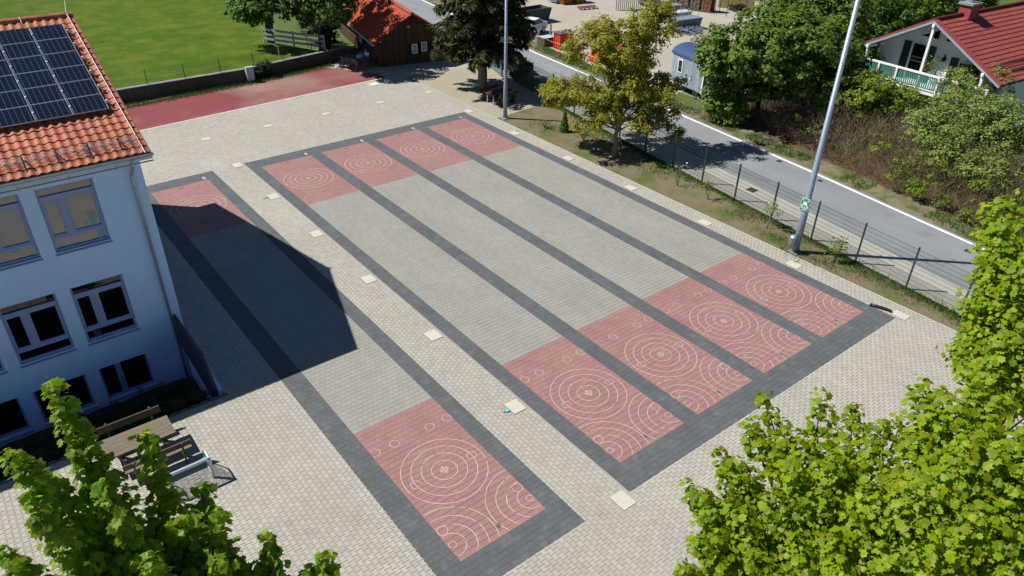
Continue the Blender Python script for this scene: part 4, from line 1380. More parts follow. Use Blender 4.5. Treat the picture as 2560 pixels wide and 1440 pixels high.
t3 = [(2518, 500, 15.0), (2476, 512, 15.2), (2492, 575, 14.8), (2462, 660, 14.6), (2440, 768, 14.5), (2432, 815, 14.4), (2500, 610, 14.6), (2560, 480, 15.0), (2480, 720, 14.3), (2462, 860, 14.2), (2540, 700, 14.2), (2478, 915, 14.0)]
t3 += [(rr.uniform(2490, 2720), rr.uniform(540, 930), rr.uniform(13.6, 14.6)) for _ in range(30)]
maple('bright maple at the right picture edge before the fence', (c3[0], c3[1], 0), 7.0, .16, shoot_list(t3, c3, .3, 1.0),
      [(tuple(c3 - np.array((0, 0, .3))), (1.0, 1.1, 1.4), 70)], .112, LEAFY, 51, 400, .15, .38)

# walnut in the planting bed
wb = (17.55, 18.12, 0)
W = lambda u, v, z: tuple(at(u, v, z))
tree('walnut_tree', 'olive yellow walnut tree with pale trunk in the planting bed', 'tree', wb, 3.2, .17,
     [(W(1560, 120, 6.0), (2.3, 2.3, 1.7), 95), (W(1500, 75, 6.6), (1.5, 1.5, .9), 34), (W(1625, 65, 7.2), (1.7, 1.7, 1.1), 46), (W(1445, 225, 3.6), (1.9, 1.6, .8), 48),
      (W(1390, 230, 3.2), (1.1, 1.0, .8), 26), (W(1440, 120, 5.4), (1.0, 1.0, .8), 20), (W(1650, 25, 7.9), (1.1, 1.1, .7), 22), (W(1600, 220, 4.0), (2.0, 1.8, 1.0), 74), (W(1530, 245, 3.2), (1.8, 1.6, .9), 60), (W(1600, 300, 2.4), (1.5, 1.2, .6), 26),
      (W(1480, 300, 2.4), (1.2, 1.0, .5), 20), (W(1655, 285, 2.4), (1.0, 1.0, .7), 20), (W(1672, 205, 4.2), (1.0, 1.0, .8), 20), (W(1690, 330, 1.7), (.5, .5, .45), 7), (W(1580, 170, 5.0), (1.8, 1.6, .9), 40)],
     58, .40, .18, OVAL, LEAFW, BARK, 61, None, 60)

# trees and shrubs across the road
tree('hedge_tree', 'large bright green maple overhanging the brown hedge by the road', 'tree', (30.6, 17.6, 0), 3.5, .2,
     [(W(1880, 120, 5.0), (3.0, 3.0, 2.2), 120), (W(1985, 120, 5.0), (2.9, 2.9, 2.3), 110), (W(1815, 165, 3.6), (1.9, 1.9, 1.6), 60), (W(2060, 130, 4.4), (2.2, 2.2, 2.0), 70),
      (W(1930, 55, 6.2), (2.6, 2.6, 1.5), 70), (W(1800, 245, 1.6), (1.0, 1.0, 1.2), 40), (W(1835, 280, .9), (.7, .7, .9), 20), (W(1790, 110, 4.6), (1.4, 1.4, .9), 26), (W(1900, 200, 2.6), (2.4, 2.2, 1.1), 60), (W(2040, 215, 2.6), (2.2, 2.2, 1.2), 60)],
     56, .5, .27, KITE, LEAFM, BARKD, 71, 'trees behind the hedge', 40)
bt = [((2080, 40, 5.0), 3.2, 'dense green tree left of the red roof, behind the large maple'), ((2190, 45, 4.2), 3.0, 'dark green tree rising over the left end of the red roof'),
      ((2300, 10, 4.5), 3.4, 'shaggy green tree behind the ridge of the red roof'), ((2110, 170, 2.8), 2.3, 'dark shaded tree between lamp pole and balcony'),
      ((1990, 10, 5.4), 3.0, 'green tree on the top edge behind the large maple'), ((2420, -25, 5.0), 3.2, 'green tree behind the house chimney')]
for i, ((u, v, z), r, lab) in enumerate(bt):
    c = at(u, v, z)
    if i in (1, 2, 5):
        c = at(u, v, 3.6)
    tree('background_tree', lab, 'tree', (c[0], c[1], 0), 2.5, .18, [(tuple(c), (r, r, r * .85), int(26 * r * r)), ((c[0], c[1], c[2] - r * .5), (r * .8, r * .8, r * .6), int(8 * r * r))],
         40, .55, .28, KITE, LEAFD if i % 2 else LEAFM, BARKD, 80 + i, 'trees behind the hedge', 20)
yb = at(2165, 240, 1.9)
tree('green_shrub', 'yellow green leafy shrub below the balcony', 'shrub', (yb.x, yb.y, 0), 1.0, .07,
     [(W(2165, 235, 2.7), (2.6, 2.3, 1.4), 140), (W(2240, 250, 2.4), (1.8, 1.7, 1.2), 70), (W(2110, 270, 1.6), (1.7, 1.6, 1.1), 56), (W(2190, 290, 1.4), (1.8, 1.6, .9), 40)], 46, .4, .17, KITE, LEAFG, BARKD, 91, None, 20)
bb = at(2440, 320, 1.6)
bl = tree('blossom_shrub', 'large olive shrub with white blossom before the house', 'shrub', (bb.x, bb.y, 0), 1.4, .09,
     [(W(2430, 290, 2.9), (2.9, 2.6, 1.7), 190), (W(2345, 320, 2.6), (2.2, 2.0, 1.3), 100), (W(2520, 320, 2.9), (2.4, 2.4, 1.8), 130), (W(2450, 390, 1.4), (2.6, 1.8, .9), 70), (W(2490, 420, 2.0), (1.8, 1.8, 1.0), 60), (W(2380, 375, 2.2), (1.8, 1.6, 1.0), 50), (W(2415, 185, 4.0), (1.0, 1.0, 1.1), 26), (W(2475, 165, 4.3), (1.1, 1.1, 1.1), 28), (W(2390, 215, 3.6), (1.1, 1.1, 1.2), 34), (W(2480, 215, 3.8), (1.2, 1.2, 1.2), 36),
      (W(2330, 160, 4.2), (.35, .35, 1.1), 6), (W(2420, 150, 4.2), (.4, .4, .9), 6), (W(2290, 400, 1.0), (1.4, 1.4, .8), 30)], 40, .38, .15, KITE, LEAFO, BARKD, 95, None, 36)
rng = np.random.default_rng(5)
P, N = clumps([(W(2440, 300, 2.4), (2.8, 2.8, 1.5), 50), (W(2350, 320, 2.0), (1.9, 1.9, 1.2), 26), (W(2520, 290, 2.6), (2.2, 2.2, 1.6), 34), (W(2400, 215, 3.5), (.9, .9, 1.2), 9), (W(2320, 300, 2.2), (.6, .6, .4), 9)], 26, .3, rng)
V, F = leaf_geo(P - np.array((bb.x, bb.y, 0)), N, .07 * rng.uniform(.6, 1.3, len(P)), OVAL, rng)
o = link_mesh('blossom', npmesh('blossom', V, F, BLOSS), bl); o['kind'] = 'stuff'

# bare brown hedge along the road
hg_ = thing('bare_hedge', 'wide hedge of bare brown twigs along the far road side', 'hedge', (27, 7, 0))
rng = np.random.default_rng(8)
n = 23000
yy = rng.uniform(-6, 18.6, n)
x0h = np.interp(yy, [-6, -1, 4, 10, 15.2, 18.6], [24.3, 24.85, 25.6, 26.8, 28.1, 29.3]) + .35
dep = rng.random(n)
xx = x0h + dep ** .9 * 6.2
hmax = 2.45 * np.clip(.35 + dep * 2.2, 0, 1) * (1 + .12 * np.sin(yy * 1.7) + .1 * np.sin(yy * 4.1 + xx))
z0 = hmax * rng.uniform(0, .85, n)
dirv = rng.normal(size=(n, 3)); dirv[:, 2] = np.abs(dirv[:, 2]) * .9 + .75; dirv /= np.linalg.norm(dirv, axis=1, keepdims=True)
ln_ = rng.uniform(.35, 1.0, n)
A = np.c_[xx, yy, z0]; B_ = A + dirv * ln_[:, None]; B_[:, 2] = np.minimum(B_[:, 2], hmax + .25)
sd_ = np.cross(dirv, rng.normal(size=(n, 3))); sd_ /= np.linalg.norm(sd_, axis=1, keepdims=True); s2 = np.cross(dirv, sd_)
w = rng.uniform(.004, .012, n)[:, None]
Vh = np.stack([A + sd_ * w, A - sd_ * w * .5 + s2 * w * .87, A - sd_ * w * .5 - s2 * w * .87, B_ + sd_ * w * .3, B_ - sd_ * w * .15 + s2 * w * .26, B_ - sd_ * w * .15 - s2 * w * .26], 1).reshape(-1, 3) - np.array((27, 7, 0))
k = np.arange(n) * 6
Fh = [np.concatenate([np.c_[k, k + 1, k + 4, k + 3], np.c_[k + 1, k + 2, k + 5, k + 4], np.c_[k + 2, k, k + 3, k + 5]])]
o = link_mesh('twig_mass', npmesh('twig_mass', Vh, Fh, TWIG), hg_); o['kind'] = 'stuff'
n = 5200
idx = rng.integers(0, len(A), n)
P = B_[idx] + rng.normal(size=(n, 3)) * .08
V, F = leaf_geo(P - np.array((27, 7, 0)), rng.normal(size=(n, 3)) + np.array((0, 0, .8)), rng.uniform(.05, .11, n), KITE, rng)
o = link_mesh('withered_leaf_mass', npmesh('withered_leaf_mass', V, F, mat('withered_leaf', lin(112, 92, 64, KA), rnd=.4, hue=.03)), hg_); o['kind'] = 'stuff'
greens = []
for (u, v, z, r, m_) in ((2290, 470, .7, .55, 40), (2360, 500, .5, .5, 26), (2420, 540, .4, .45, 20), (2270, 465, .2, .3, 10), (2120, 330, .8, .3, 6), (2230, 440, .9, .25, 6), (2400, 420, 1.6, .8, 20), (2130, 400, .2, .3, 8), (2520, 470, 1.4, .9, 16), (2200, 360, 1.8, .9, 16), (2330, 430, 1.8, 1.0, 18), (2050, 330, 1.6, .7, 8), (2440, 460, 1.8, .9, 16), (2000, 290, 1.8, .6, 6), (2260, 410, 1.4, .8, 10)):
    greens.append((tuple(at(u, v, z)), (r, r, r * .8), m_))
P, N = clumps(greens, 18, .2, rng)
V, F = leaf_geo(P - np.array((27, 7, 0)), N, rng.uniform(.08, .15, len(P)), KITE, rng)
o = link_mesh('green_shoot_mass', npmesh('green_shoot_mass', V, F, LEAFG), hg_); o['kind'] = 'stuff'

# tree on the lawn beside the hut
tree('lawn_tree', 'dark green broadleaf tree on the lawn corner beside the hut', 'tree', (12.6, 47.1, .82), 3.4, .2,
     [(W(640, 15, 4.0), (2.3, 2.2, 1.5), 90), (W(745, -15, 4.8), (2.9, 2.5, 2.0), 120), (W(828, 0, 5.4), (2.1, 2.2, 1.8), 90), ((13.6, 48.4, 7.4), (2.6, 2.6, 1.9), 140), ((15.6, 50.6, 7.2), (2.2, 2.2, 1.6), 50), ((11.7, 46.4, 5.3), (1.7, 1.4, 1.1), 56), (W(700, -70, 6.4), (3.4, 3.2, 2.2), 90), (W(825, -60, 6.8), (2.8, 2.8, 2.2), 70)],  # high lobes and bench-side lobe added to cast shade on hut and bench
     42, .5, .28, KITE, LEAFD, BARKD, 101, None, 40)
tree('shade_shrub', 'added shrub darkening the shady gap between lawn tree and hut wall', 'shrub', (14.7, 50.2, 0), 1.2, .08, [((14.6, 50.0, 1.5), (1.0, 1.6, 1.1), 60), ((14.4, 52.6, 1.8), (1.2, 1.4, 1.3), 50)], 40, .4, .2, KITE, LEAFH, BARKD, 111, None, 12)  # shrub added to darken the shady gap beside the hut
# spruce
sp = thing('spruce_tree', 'dark drooping spruce with grey trunk beside the hut and gate', 'tree', (18.85, 33.3, 0))
rng = np.random.default_rng(17)
tb = MB(); tb.tube([(18.85, 33.3, -.1), (18.85, 33.3, .3), (18.86, 33.3, 2), (18.87, 33.3, 7), (18.86, 33.3, 13.4)], [.42, .36, .32, .2, .02], 12)
P, N, FW, SZ = [], [], [], []
br = MB()
for z in np.arange(2.55, 13.2, .30):
    L = 4.55 * (1 - (z - 1.9) / 11.7) ** .75 * (0.8 if z < 3.0 else 1)
    for k in range(9):
        a = rng.random() * 6.283; l = L * rng.uniform(.62, 1.12)
        d = np.array((math.cos(a), math.sin(a), 0))
        pts = []
        for s in np.linspace(0, 1, 6):
            pts.append(np.array((18.86, 33.3, z)) + d * l * s + np.array((0, 0, .25 * s * l * .3 - .62 * s * s * l * .42 + .18 * max(0, s - .7) * l)))
        br.tube([tuple(p) for p in pts], [.035, .03, .022, .016, .01, .004], 4, cap=False)
        ns = int(36 * l)
        for s in rng.random(ns) ** .7:
            i = min(4, int(s * 5)); p = pts[i] + (pts[i + 1] - pts[i]) * (s * 5 - i)
            side = np.cross(d, (0, 0, 1)) * rng.choice([-1, 1])
            f = d * .55 + side * rng.uniform(.1, .9) + np.array((0, 0, -rng.uniform(.0, .75)))
            off = side * rng.random() * .25 * l * (1.05 - s) * .5
            P.append(p + off + rng.normal(size=3) * .05); FW.append(f); N.append(np.array((0, 0, 1.)) + rng.normal(size=3) * .4); SZ.append(rng.uniform(.28, .55))
P, N, FW, SZ = map(np.array, (P, N, FW, SZ))
V, F = leaf_geo(P - np.array((18.85, 33.3, 0)), N, SZ, NEEDLE, rng, FW)
V2, F2 = leaf_geo(P - np.array((18.85, 33.3, .02)), N, SZ * .85, NEEDLE, rng, FW * np.array((.8, .8, 1.4)))
o = link_mesh('crown', npmesh('crown', np.r_[V, V2], F + [f + len(V) for f in F2], LEAFS), sp); o['kind'] = 'stuff'
tb.build('trunk', BARK, sp, smooth=True); br.build('branches', BARKD, sp)

# small conifer and young shrubs in the bed
cf = thing('small_conifer', 'small green cypress bush in the planting bed near the lamp pole', 'conifer', (17.87, 23.0, 0))
rng = np.random.default_rng(23)
n = 1500; z = rng.random(n) ** 1.3 * 1.15; a = rng.random(n) * 6.283; r = .36 * (1 - z / 1.25) ** .7 * rng.uniform(.6, 1.1, n)
P = np.c_[r * np.cos(a), r * np.sin(a), z + .03]; FW = np.c_[np.cos(a) * .5, np.sin(a) * .5, np.ones(n)]
V, F = leaf_geo(P, np.c_[np.cos(a), np.sin(a), np.full(n, .4)] + rng.normal(size=(n, 3)) * .3, rng.uniform(.1, .2, n), NEEDLE, rng, FW)
o = link_mesh('foliage', npmesh('foliage', V, F, mat('cypress', lin(78, 112, 44, KA), rnd=.35, hue=.02)), cf); o['kind'] = 'stuff'
b = MB(); b.tube([(17.87, 23, -.05), (17.87, 23, .9)], [.03, .01], 5); b.build('trunk', BARKD, cf)


def young(x, y, h, stems, nleaf, label, m, spread=.35, size=.09, seed=0, cl=None):
    rng = np.random.default_rng(seed)
    t = thing('young_shrub', label, 'shrub', (x, y, 0), 'young shrubs along the fence')
    b = MB(); tips = []
    for i in range(stems):
        a = rng.random() * 6.283; l = spread * rng.uniform(.3, 1)
        tip = Vector((x + math.cos(a) * l, y + math.sin(a) * l, h * rng.uniform(.7, 1)))
        mid = Vector((x, y, 0)).lerp(tip, .5) + Vector((rng.normal() * .05, rng.normal() * .05, .05))
        b.tube([(x + rng.normal() * .02, y + rng.normal() * .02, -.03), mid, tip], [.014, .01, .004], 4, cap=False); tips.append((mid, tip))
    b.build('stems', BARK, t)
    P = []
    for k in range(nleaf):
        mid, tip = tips[k % len(tips)]
        s = rng.random() ** .6
        P.append(np.array(mid.lerp(tip, s)) + rng.normal(size=3) * (cl or .07))
    P = np.array(P); N = rng.normal(size=P.shape) * .5 + np.array((0, 0, .8))
    V, F = leaf_geo(P - np.array((x, y, 0)), N, size * rng.uniform(.6, 1.3, len(P)), OVAL, rng)
    o = link_mesh('foliage', npmesh('foliage', V, F, m), t); o['kind'] = 'stuff'


young(17.4, 13.0, 1.35, 7, 60, 'thin grey stemmed shrub with white blossom tips, nearest the walnut trunk', LEAFG, .45, .07, 1)
b_ = MB(); b_.lathe((17.75, 12.85, 1.25), [(.02, 0), (.05, .03), (.03, .08)], 8); tag(b_.build('white_flower', WHITE), 'white flower on a thin shrub by the fence', 'flower')
young(17.38, 10.85, 1.15, 5, 130, 'reddish yellow young shrub with bushy base, second from the walnut', mat('shrub_reddish', lin(134, 120, 48, KA), rnd=.35, hue=.04), .4, .09, 2)
young(17.1, 6.95, 1.5, 6, 230, 'forked green shrub with two tall arms left of the sign pole', LEAFO, .6, .10, 3)
young(16.75, 3.05, 1.15, 7, 240, 'round headed green sapling on thin stems right of the lamp pole', LEAFO, .25, .12, 4, .16)
young(17.8, 21.1, .5, 9, 150, 'low yellowish tuft between conifer and walnut trunk', LEAFG, .3, .09, 5)
young(17.3, 24.3, .45, 8, 130, 'low green tuft beside the small conifer', LEAFO, .3, .09, 6)
# ivy on the wall
iv = thing('ivy_bush', 'dark ivy bush hanging over the old wall by the white cabinet', 'bush', (7.0, 45.2, .5))
rng = np.random.default_rng(29)
P, N = clumps([((6.9, 45.2, .7), (.8, .45, .65), 36), ((6.4, 45.0, .35), (.5, .3, .4), 12)], 30, .25, rng)
V, F = leaf_geo(P - np.array((7.0, 45.2, .5)), N, rng.uniform(.1, .18, len(P)), KITE, rng)
o = link_mesh('foliage', npmesh('foliage', V, F, LEAFH), iv); o['kind'] = 'stuff'
# low hedge in the sunken bed
lh = thing('low_hedge', 'dark low hedge on the slope below the school windows', 'hedge', (-14, 12.5, -1))
rng = np.random.default_rng(31)
n = 420
x = rng.uniform(-19.5, -9.0, n); y = rng.uniform(11.1, 14.4, n)
zs = -2.0 * np.clip((y - 10.65) / 2.6, 0, 1) ** .8
cl_ = [((x[i], y[i], zs[i] + rng.uniform(.1, .5)), (.3, .3, .22), 2) for i in range(n)]
P, N = clumps(cl_, 26, .2, rng)
V, F = leaf_geo(P - np.array((-14, 12.5, -1)), N, rng.uniform(.06, .12, len(P)), KITE, rng)
o = link_mesh('foliage', npmesh('foliage', V, F, LEAFH), lh); o['kind'] = 'stuff'

# grass tufts
def tufts(name, pts, h, label, m=GRASS, seed=0):
    rng = np.random.default_rng(seed); n = len(pts)
    fw = np.c_[rng.normal(size=(n, 2)) * .45, np.ones(n)]
    V, F = leaf_geo(pts, rng.normal(size=(n, 3)) * np.array((1, 1, .2)), h * rng.uniform(.5, 1.3, n), (np.array([(-.09, 0, 0), (.09, 0, 0), (.03, .6, .02), (0, 1, .1)]), [np.array([[0, 1, 2, 3]])]), rng, fw)
    tag(link_mesh(name, npmesh(name, V, F, m)), label, 'grass', None, 'stuff')


rng = np.random.default_rng(37)
n = 15000
y = rng.uniform(-9, 27, n); dens = .5 + .5 * np.sin(y * 1.3) * np.sin(y * .37 + 1)
x = 17.22 + .112 * y + .0008 * y * y - np.abs(rng.normal(size=n)) * (.16 + .34 * dens) + .12
p1 = np.c_[x, y, np.zeros(n)]
pk = []
for (cx, cy, r) in ((16.2, 4.7, .5), (16.9, 2.2, .8), (16.6, 6.0, .5), (16.8, -.8, .6), (17.6, 24.0, .9), (18.6, 19.5, 1.0), (17.9, 15.2, .8), (16.4, 3.4, .5), (17.2, 8.6, .6), (16.9, -3, .7), (18.8, 22, .8)):
    m_ = int(700 * r); pk.append(np.c_[cx + rng.normal(size=m_) * r * .6, cy + rng.normal(size=m_) * r, np.zeros(m_)])
tufts('grass_tufts', np.concatenate([p1] + pk), .13, 'green grass tufts along the foot of the mesh fence', seed=1)
n = 9000
k = rng.random(n); yv = rng.uniform(-4, 40, n)
lx = np.interp(yv, [p[1] for p in LINE[::-1]], [p[0] for p in LINE[::-1]])
gate_ = (np.sin(yv * 1.1) + np.sin(yv * .43 + 2) > -.3) | (yv > 20)
pv = np.c_[lx + .45 + k * 1.3, yv, np.zeros(n)][gate_]
tufts('verge_grass', pv, .2, 'ragged grass on the verge beyond the road line', seed=2)
n = 7000
xv = rng.uniform(-4, 12.5, n); yb_ = np.interp(xv, [-4, 5.4, 11.5], [44.0, 44.4, 45.3])
tufts('wall_foot_grass', np.c_[xv, yb_ - .15 + rng.normal(size=n) * .3, np.zeros(n)], .16, 'grass growing at the foot of the old wall', seed=3)
# ================================================================ fences, poles, furniture
fen = thing('mesh_fence', 'green wire mesh fence with posts between planting bed and road', 'fence', (18, 10, 0))
fy = [-9.95, -7.55, -5.05, -2.5, -.1, 2.44, 4.93, 7.42, 9.95, 12.42, 14.87, 17.35, 19.9, 22.4, 25.0, 27.8, 30.69, 33.24]
fp_ = [(fx(y) + (0.06 if y > 30 else 0), y) for y in fy]
post_me = None
for x, y in fp_:
    if post_me is None:
        b = MB(); b.box((0, 0, 1.0), (.075, .06, 2.04)); b.box((0, 0, 2.03), (.085, .07, .03)); o = b.build('post', GREENP, fen, local=True); post_me = o.data
    else: o = link_mesh('post', post_me, fen)
    o.location = (x - 18, y - 10, 0)
b = MB(); Lp = 2.5
for i in range(50):
    xx = .025 + i * .05; b.tube([(xx, 0, .06), (xx, 0, 1.96)], .0045, 3, cap=False)
for i in range(10):
    z = .1 + i * .204; b.tube([(0, .007, z), (Lp, .007, z)], .005, 3, cap=False); b.tube([(0, -.007, z), (Lp, -.007, z)], .005, 3, cap=False)
panel_me = None
for (xa, ya), (xb, yb) in zip(fp_[:-1], fp_[1:]):
    if panel_me is None: o = b.build('mesh_panel', GREENP, fen, local=True); panel_me = o.data
    else: o = link_mesh('mesh_panel', panel_me, fen)
    o.location = (xa - 18, ya - 10, 0); L = math.hypot(xb - xa, yb - ya)
    o.rotation_euler = (0, 0, math.atan2(yb - ya, xb - xa)); o.scale = (L / Lp, 1, 1)

# gate
gt = thing('lattice_gate', 'pale teal lattice gate behind the tall lamp pole', 'gate', (22.4, 36.5, 0))
ga, gb = Vector((21.85, 34.9, 0)), Vector((23.0, 38.7, 0))
b = MB()
for p in (ga, gb): b.beam(p, p + Vector((0, 0, 2.05)), .12, .12)
b.build('gate_post', TEALP, gt)
b = MB(); gd = (gb - ga).normalized()
for z in (.12, 1.95): b.beam(ga + gd * .12 + Vector((0, 0, z)), gb - gd * .12 + Vector((0, 0, z)), .06, .08)
for s in (.16, .9, 1.7): pass
for p in (ga + gd * .14, gb - gd * .14): b.beam(p + Vector((0, 0, .1)), p + Vector((0, 0, 1.97)), .06, .06)
b.build('gate_frame', TEALP, gt)
b = MB()
for i in range(9): b.beam(ga + gd * .14 + Vector((0, 0, .3 + i * .19)), gb - gd * .14 + Vector((0, 0, .3 + i * .19)), .02, .03)
for i in range(36): p = ga + gd * (.2 + i * .1); b.tube([p + Vector((0, 0, .12)), p + Vector((0, 0, 1.95))], .006, 3, cap=False)
b.build('gate_infill', TEALP, gt)


def lamp_pole(x, y, h, r, label, r0):
    t = thing('lamp_pole', label, 'lamp pole', (x, y, 0), 'tall floodlight poles')
    b = MB(); b.tube([(x, y, -.1), (x, y, 2.2), (x, y, 2.24), (x, y, h)], [r, r * .97, r * .85, r * .55], 20); b.build('pole', GALV, t, smooth=True)
    b = MB(); b.box((x - .02, y - .02, .02), (.5, .5, .06)); b.build('foundation', CONC, t)
    for i in range(22):
        z = 2.75 + i * .48
        if z > h - .6: break
        a = (i % 2) * math.pi + .6; rr_ = r * (.85 - .3 * z / h)
        c, s = math.cos(a), math.sin(a)
        b = MB(); b.tube([(x + c * rr_, y + s * rr_, z), (x + c * (rr_ + .15), y + s * (rr_ + .15), z), (x + c * (rr_ + .15), y + s * (rr_ + .15), z + .05)], .011, 5); b.build('climbing_rung', GALV, t)
        b = MB(); n = 14; w_ = [(x + math.cos(a + k * .3) * (rr_ + .006), y + math.sin(a + k * .3) * (rr_ + .006), z - .03 * k / 2) for k in range(9)]
        b.tube(w_, .008, 4); b.build('band', BLACKP, t)
    b = MB(); b.beam((x - .9, y, h - .1), (x + .9, y, h - .1), .1, .1); b.build('crossarm', GALV, t)
    for s in (-.6, .6):
        b = MB(); b.box((x + s, y - .15, h + .12), (.5, .25, .4)); b.build('floodlight', ZINC, t)


lamp_pole(16.3, 27.2, 12.0, .135, 'tall grey floodlight pole beside the spruce table', 0)
lamp_pole(16.2, 4.72, 12.0, .165, 'tall grey floodlight pole carrying the green sign by the fence', 1)
# assembly point sign
SGN = mat('sign_green', (.012, .22, .13), rough=.4)
sg = thing('assembly_sign', 'green assembly point sign with white arrows on the lamp pole', 'sign', (16.04, 4.70, 2.47))
sw, sh_ = .40, .60
def sq(mb, a, b_, c, d, o=0.0):      # sign face looks to the yard (-x); a,b along -y ; c,d up
    X = 16.02 - o
    y0, y1 = 4.70 - a, 4.70 - b_
    mb.quad((X, y0, 2.47 + c), (X, y1, 2.47 + c), (X, y1, 2.47 + d), (X, y0, 2.47 + d))
b = MB(); b.box((16.03, 4.70, 2.47), (.012, sw + .03, sh_ + .03)); b.build('board', WHITE, sg)
b = MB(); sq(b, -sw / 2, sw / 2, -sh_ / 2, sh_ / 2, .006); b.build('green_field', SGN, sg)
w = MB(); o_ = .009
def sp_(pts): w.poly([(16.02 - o_, 4.70 - a, 2.47 + c) for a, c in pts])
for sx, sy in ((-1, 1), (1, 1), (-1, -1), (1, -1)):           # four arrows pointing inwards
    cx, cy = sx * .135, .09 + sy * .135
    d_ = Vector((-sx, -sy)).normalized(); p_ = Vector((-d_.y, d_.x)); c_ = Vector((cx, cy))
    sp_([tuple(c_ - d_ * .06 + p_ * .013), tuple(c_ + d_ * .01 + p_ * .013), tuple(c_ + d_ * .01 - p_ * .013), tuple(c_ - d_ * .06 - p_ * .013)])
    sp_([tuple(c_ + d_ * .06), tuple(c_ - d_ * .0 + p_ * .055), tuple(c_ - d_ * .0 - p_ * .055)])
for cx, cy, s in ((-.06, .07, 1), (.06, .07, 1), (0, .085, 1.1), (-.03, .045, .95), (.035, .045, .95)):
    sp_([(cx + .022 * s * math.cos(t), cy + .055 * s + .022 * s * math.sin(t)) for t in np.linspace(0, 5.6, 9)]); o_ += .0004
    sp_([(cx - .03 * s, cy - .07 * s), (cx + .03 * s, cy - .07 * s), (cx + .036 * s, cy + .02 * s), (cx + .02 * s, cy + .035 * s), (cx - .02 * s, cy + .035 * s), (cx - .036 * s, cy + .02 * s)]); o_ += .0004
sp_([(-sw / 2, -.115), (sw / 2, -.115), (sw / 2, -.10), (-sw / 2, -.10)])
w.build('pictogram', WHITE, sg)
for txt, z, s in (('Sammel-', -.185, .095), ('platz', -.262, .095)):
    cu = bpy.data.curves.new('t', 'FONT'); cu.body = txt; cu.size = s; cu.align_x = 'CENTER'; cu.extrude = .0005; cu.offset = .002
    tmp = bpy.data.objects.new('t', cu); COL.objects.link(tmp)
    me = bpy.data.meshes.new_from_object(tmp.evaluated_get(bpy.context.evaluated_depsgraph_get())); bpy.data.objects.remove(tmp)
    me.materials.clear(); me.materials.append(WHITE)
    o = link_mesh('lettering', me, sg)
    o.matrix_local = Matrix.Translation((-.03, 0, z)) @ Matrix(((0, 0, -1, 0), (-1, 0, 0, 0), (0, 1, 0, 0), (0, 0, 0, 1)))
b = MB()
for z in (2.3, 2.65): b.tube([(16.2, 4.72, z), (16.2, 4.72, z + .03)], .168, 16)
b.build('clamp', GALV, sg)
# litter bin on the pole
bn = thing('litter_bin', 'small round galvanised litter bin hung on the sign pole', 'bin', (15.93, 4.78, .45))
b = MB(); b.lathe((15.9, 4.78, .42), [(.14, 0), (.165, .02), (.175, .4), (.185, .42), (.165, .42), (.15, .06)], 18); b.build('bucket', GALV, bn, smooth=True)
b = MB(); b.lathe((15.9, 4.78, .85), [(.17, 0), (.1, .07), (.02, .09)], 14); b.build('lid', GALV, bn)
b = MB(); b.box((16.03, 4.74, .62), (.1, .05, .3)); b.build('bracket', BLACKP, bn)


def planks(root, name, m, x0, x1, ys, z, th, wy, gap=.008):
    for y in ys:
        b = MB(); b.box(((x0 + x1) / 2, y, z), (x1 - x0, wy - gap, th)); b.build(name, m, root)


# picnic set by the school
tb_ = thing('picnic_table', 'weathered plank table between two benches by the school', 'table', (-11.6, 9.22, 0))
planks(tb_, 'plank', OLDW, -12.62, -10.62, [8.83 + .193 * i for i in range(5)], .73, .05, .193)
for x in (-12.25, -11.0):
    for y in (8.95, 9.5):
        b = MB(); b.beam((x, y - .05 if y < 9.2 else y + .05, 0), (x, y, .70), .09, .07, up=(1, 0, 0)); b.build('leg', OLDWD, tb_)
    b = MB(); b.box((x, 9.22, .665), (.09, .86, .07)); b.box((x + .07, 9.22, .35), (.05, .6, .08)); b.build('crossbar', OLDWD, tb_)
b = MB(); b.beam((-12.25, 9.22, .3), (-11.0, 9.22, .3), .05, .09); b.build('stretcher', OLDWD, tb_)


def bench(name, x0, x1, yb, sgn, label, group, m1, m2, root_loc):
    t = thing(name, label, 'bench', root_loc, group)
    planks(t, 'seat_plank', m1, x0, x1, [yb + sgn * .17, yb + sgn * .33], .44, .045, .155)
    b = MB(); b.add([(x0, yb - sgn * .02, .88), (x1, yb - sgn * .02, .88), (x1, yb + sgn * .03, .66), (x0, yb + sgn * .03, .66), (x0, yb - sgn * .065, .875), (x1, yb - sgn * .065, .875), (x1, yb - sgn * .015, .655), (x0, yb - sgn * .015, .655)],
                    [(0, 1, 2, 3), (7, 6, 5, 4), (0, 4, 5, 1), (1, 5, 6, 2), (2, 6, 7, 3), (3, 7, 4, 0)]); b.build('backrest', m2, t)
    for x in (x0 + .28, x1 - .28):
        b = MB(); b.beam((x, yb - sgn * .0, 0), (x, yb - sgn * .095, .9), .07, .05, up=(1, 0, 0)); b.build('back_post', m2, t)
        b = MB(); b.beam((x, yb + sgn * .36, 0), (x, yb + sgn * .34, .42), .09, .07, up=(1, 0, 0)); b.beam((x, yb - .02, .39), (x, yb + sgn * .4, .39), .07, .06); b.build('leg', m2, t)
    return t


bench('bench', -12.55, -10.7, 10.12, -1, 'weathered bench with backrest on the wall side of the school table', 'benches at the school table', OLDW, OLDWD, (-11.6, 9.95, 0))
bench('bench', -12.32, -10.38, 8.07, 1, 'weathered bench with backrest on the court side of the school table', 'benches at the school table', OLDW, OLDWD, (-11.4, 8.25, 0))
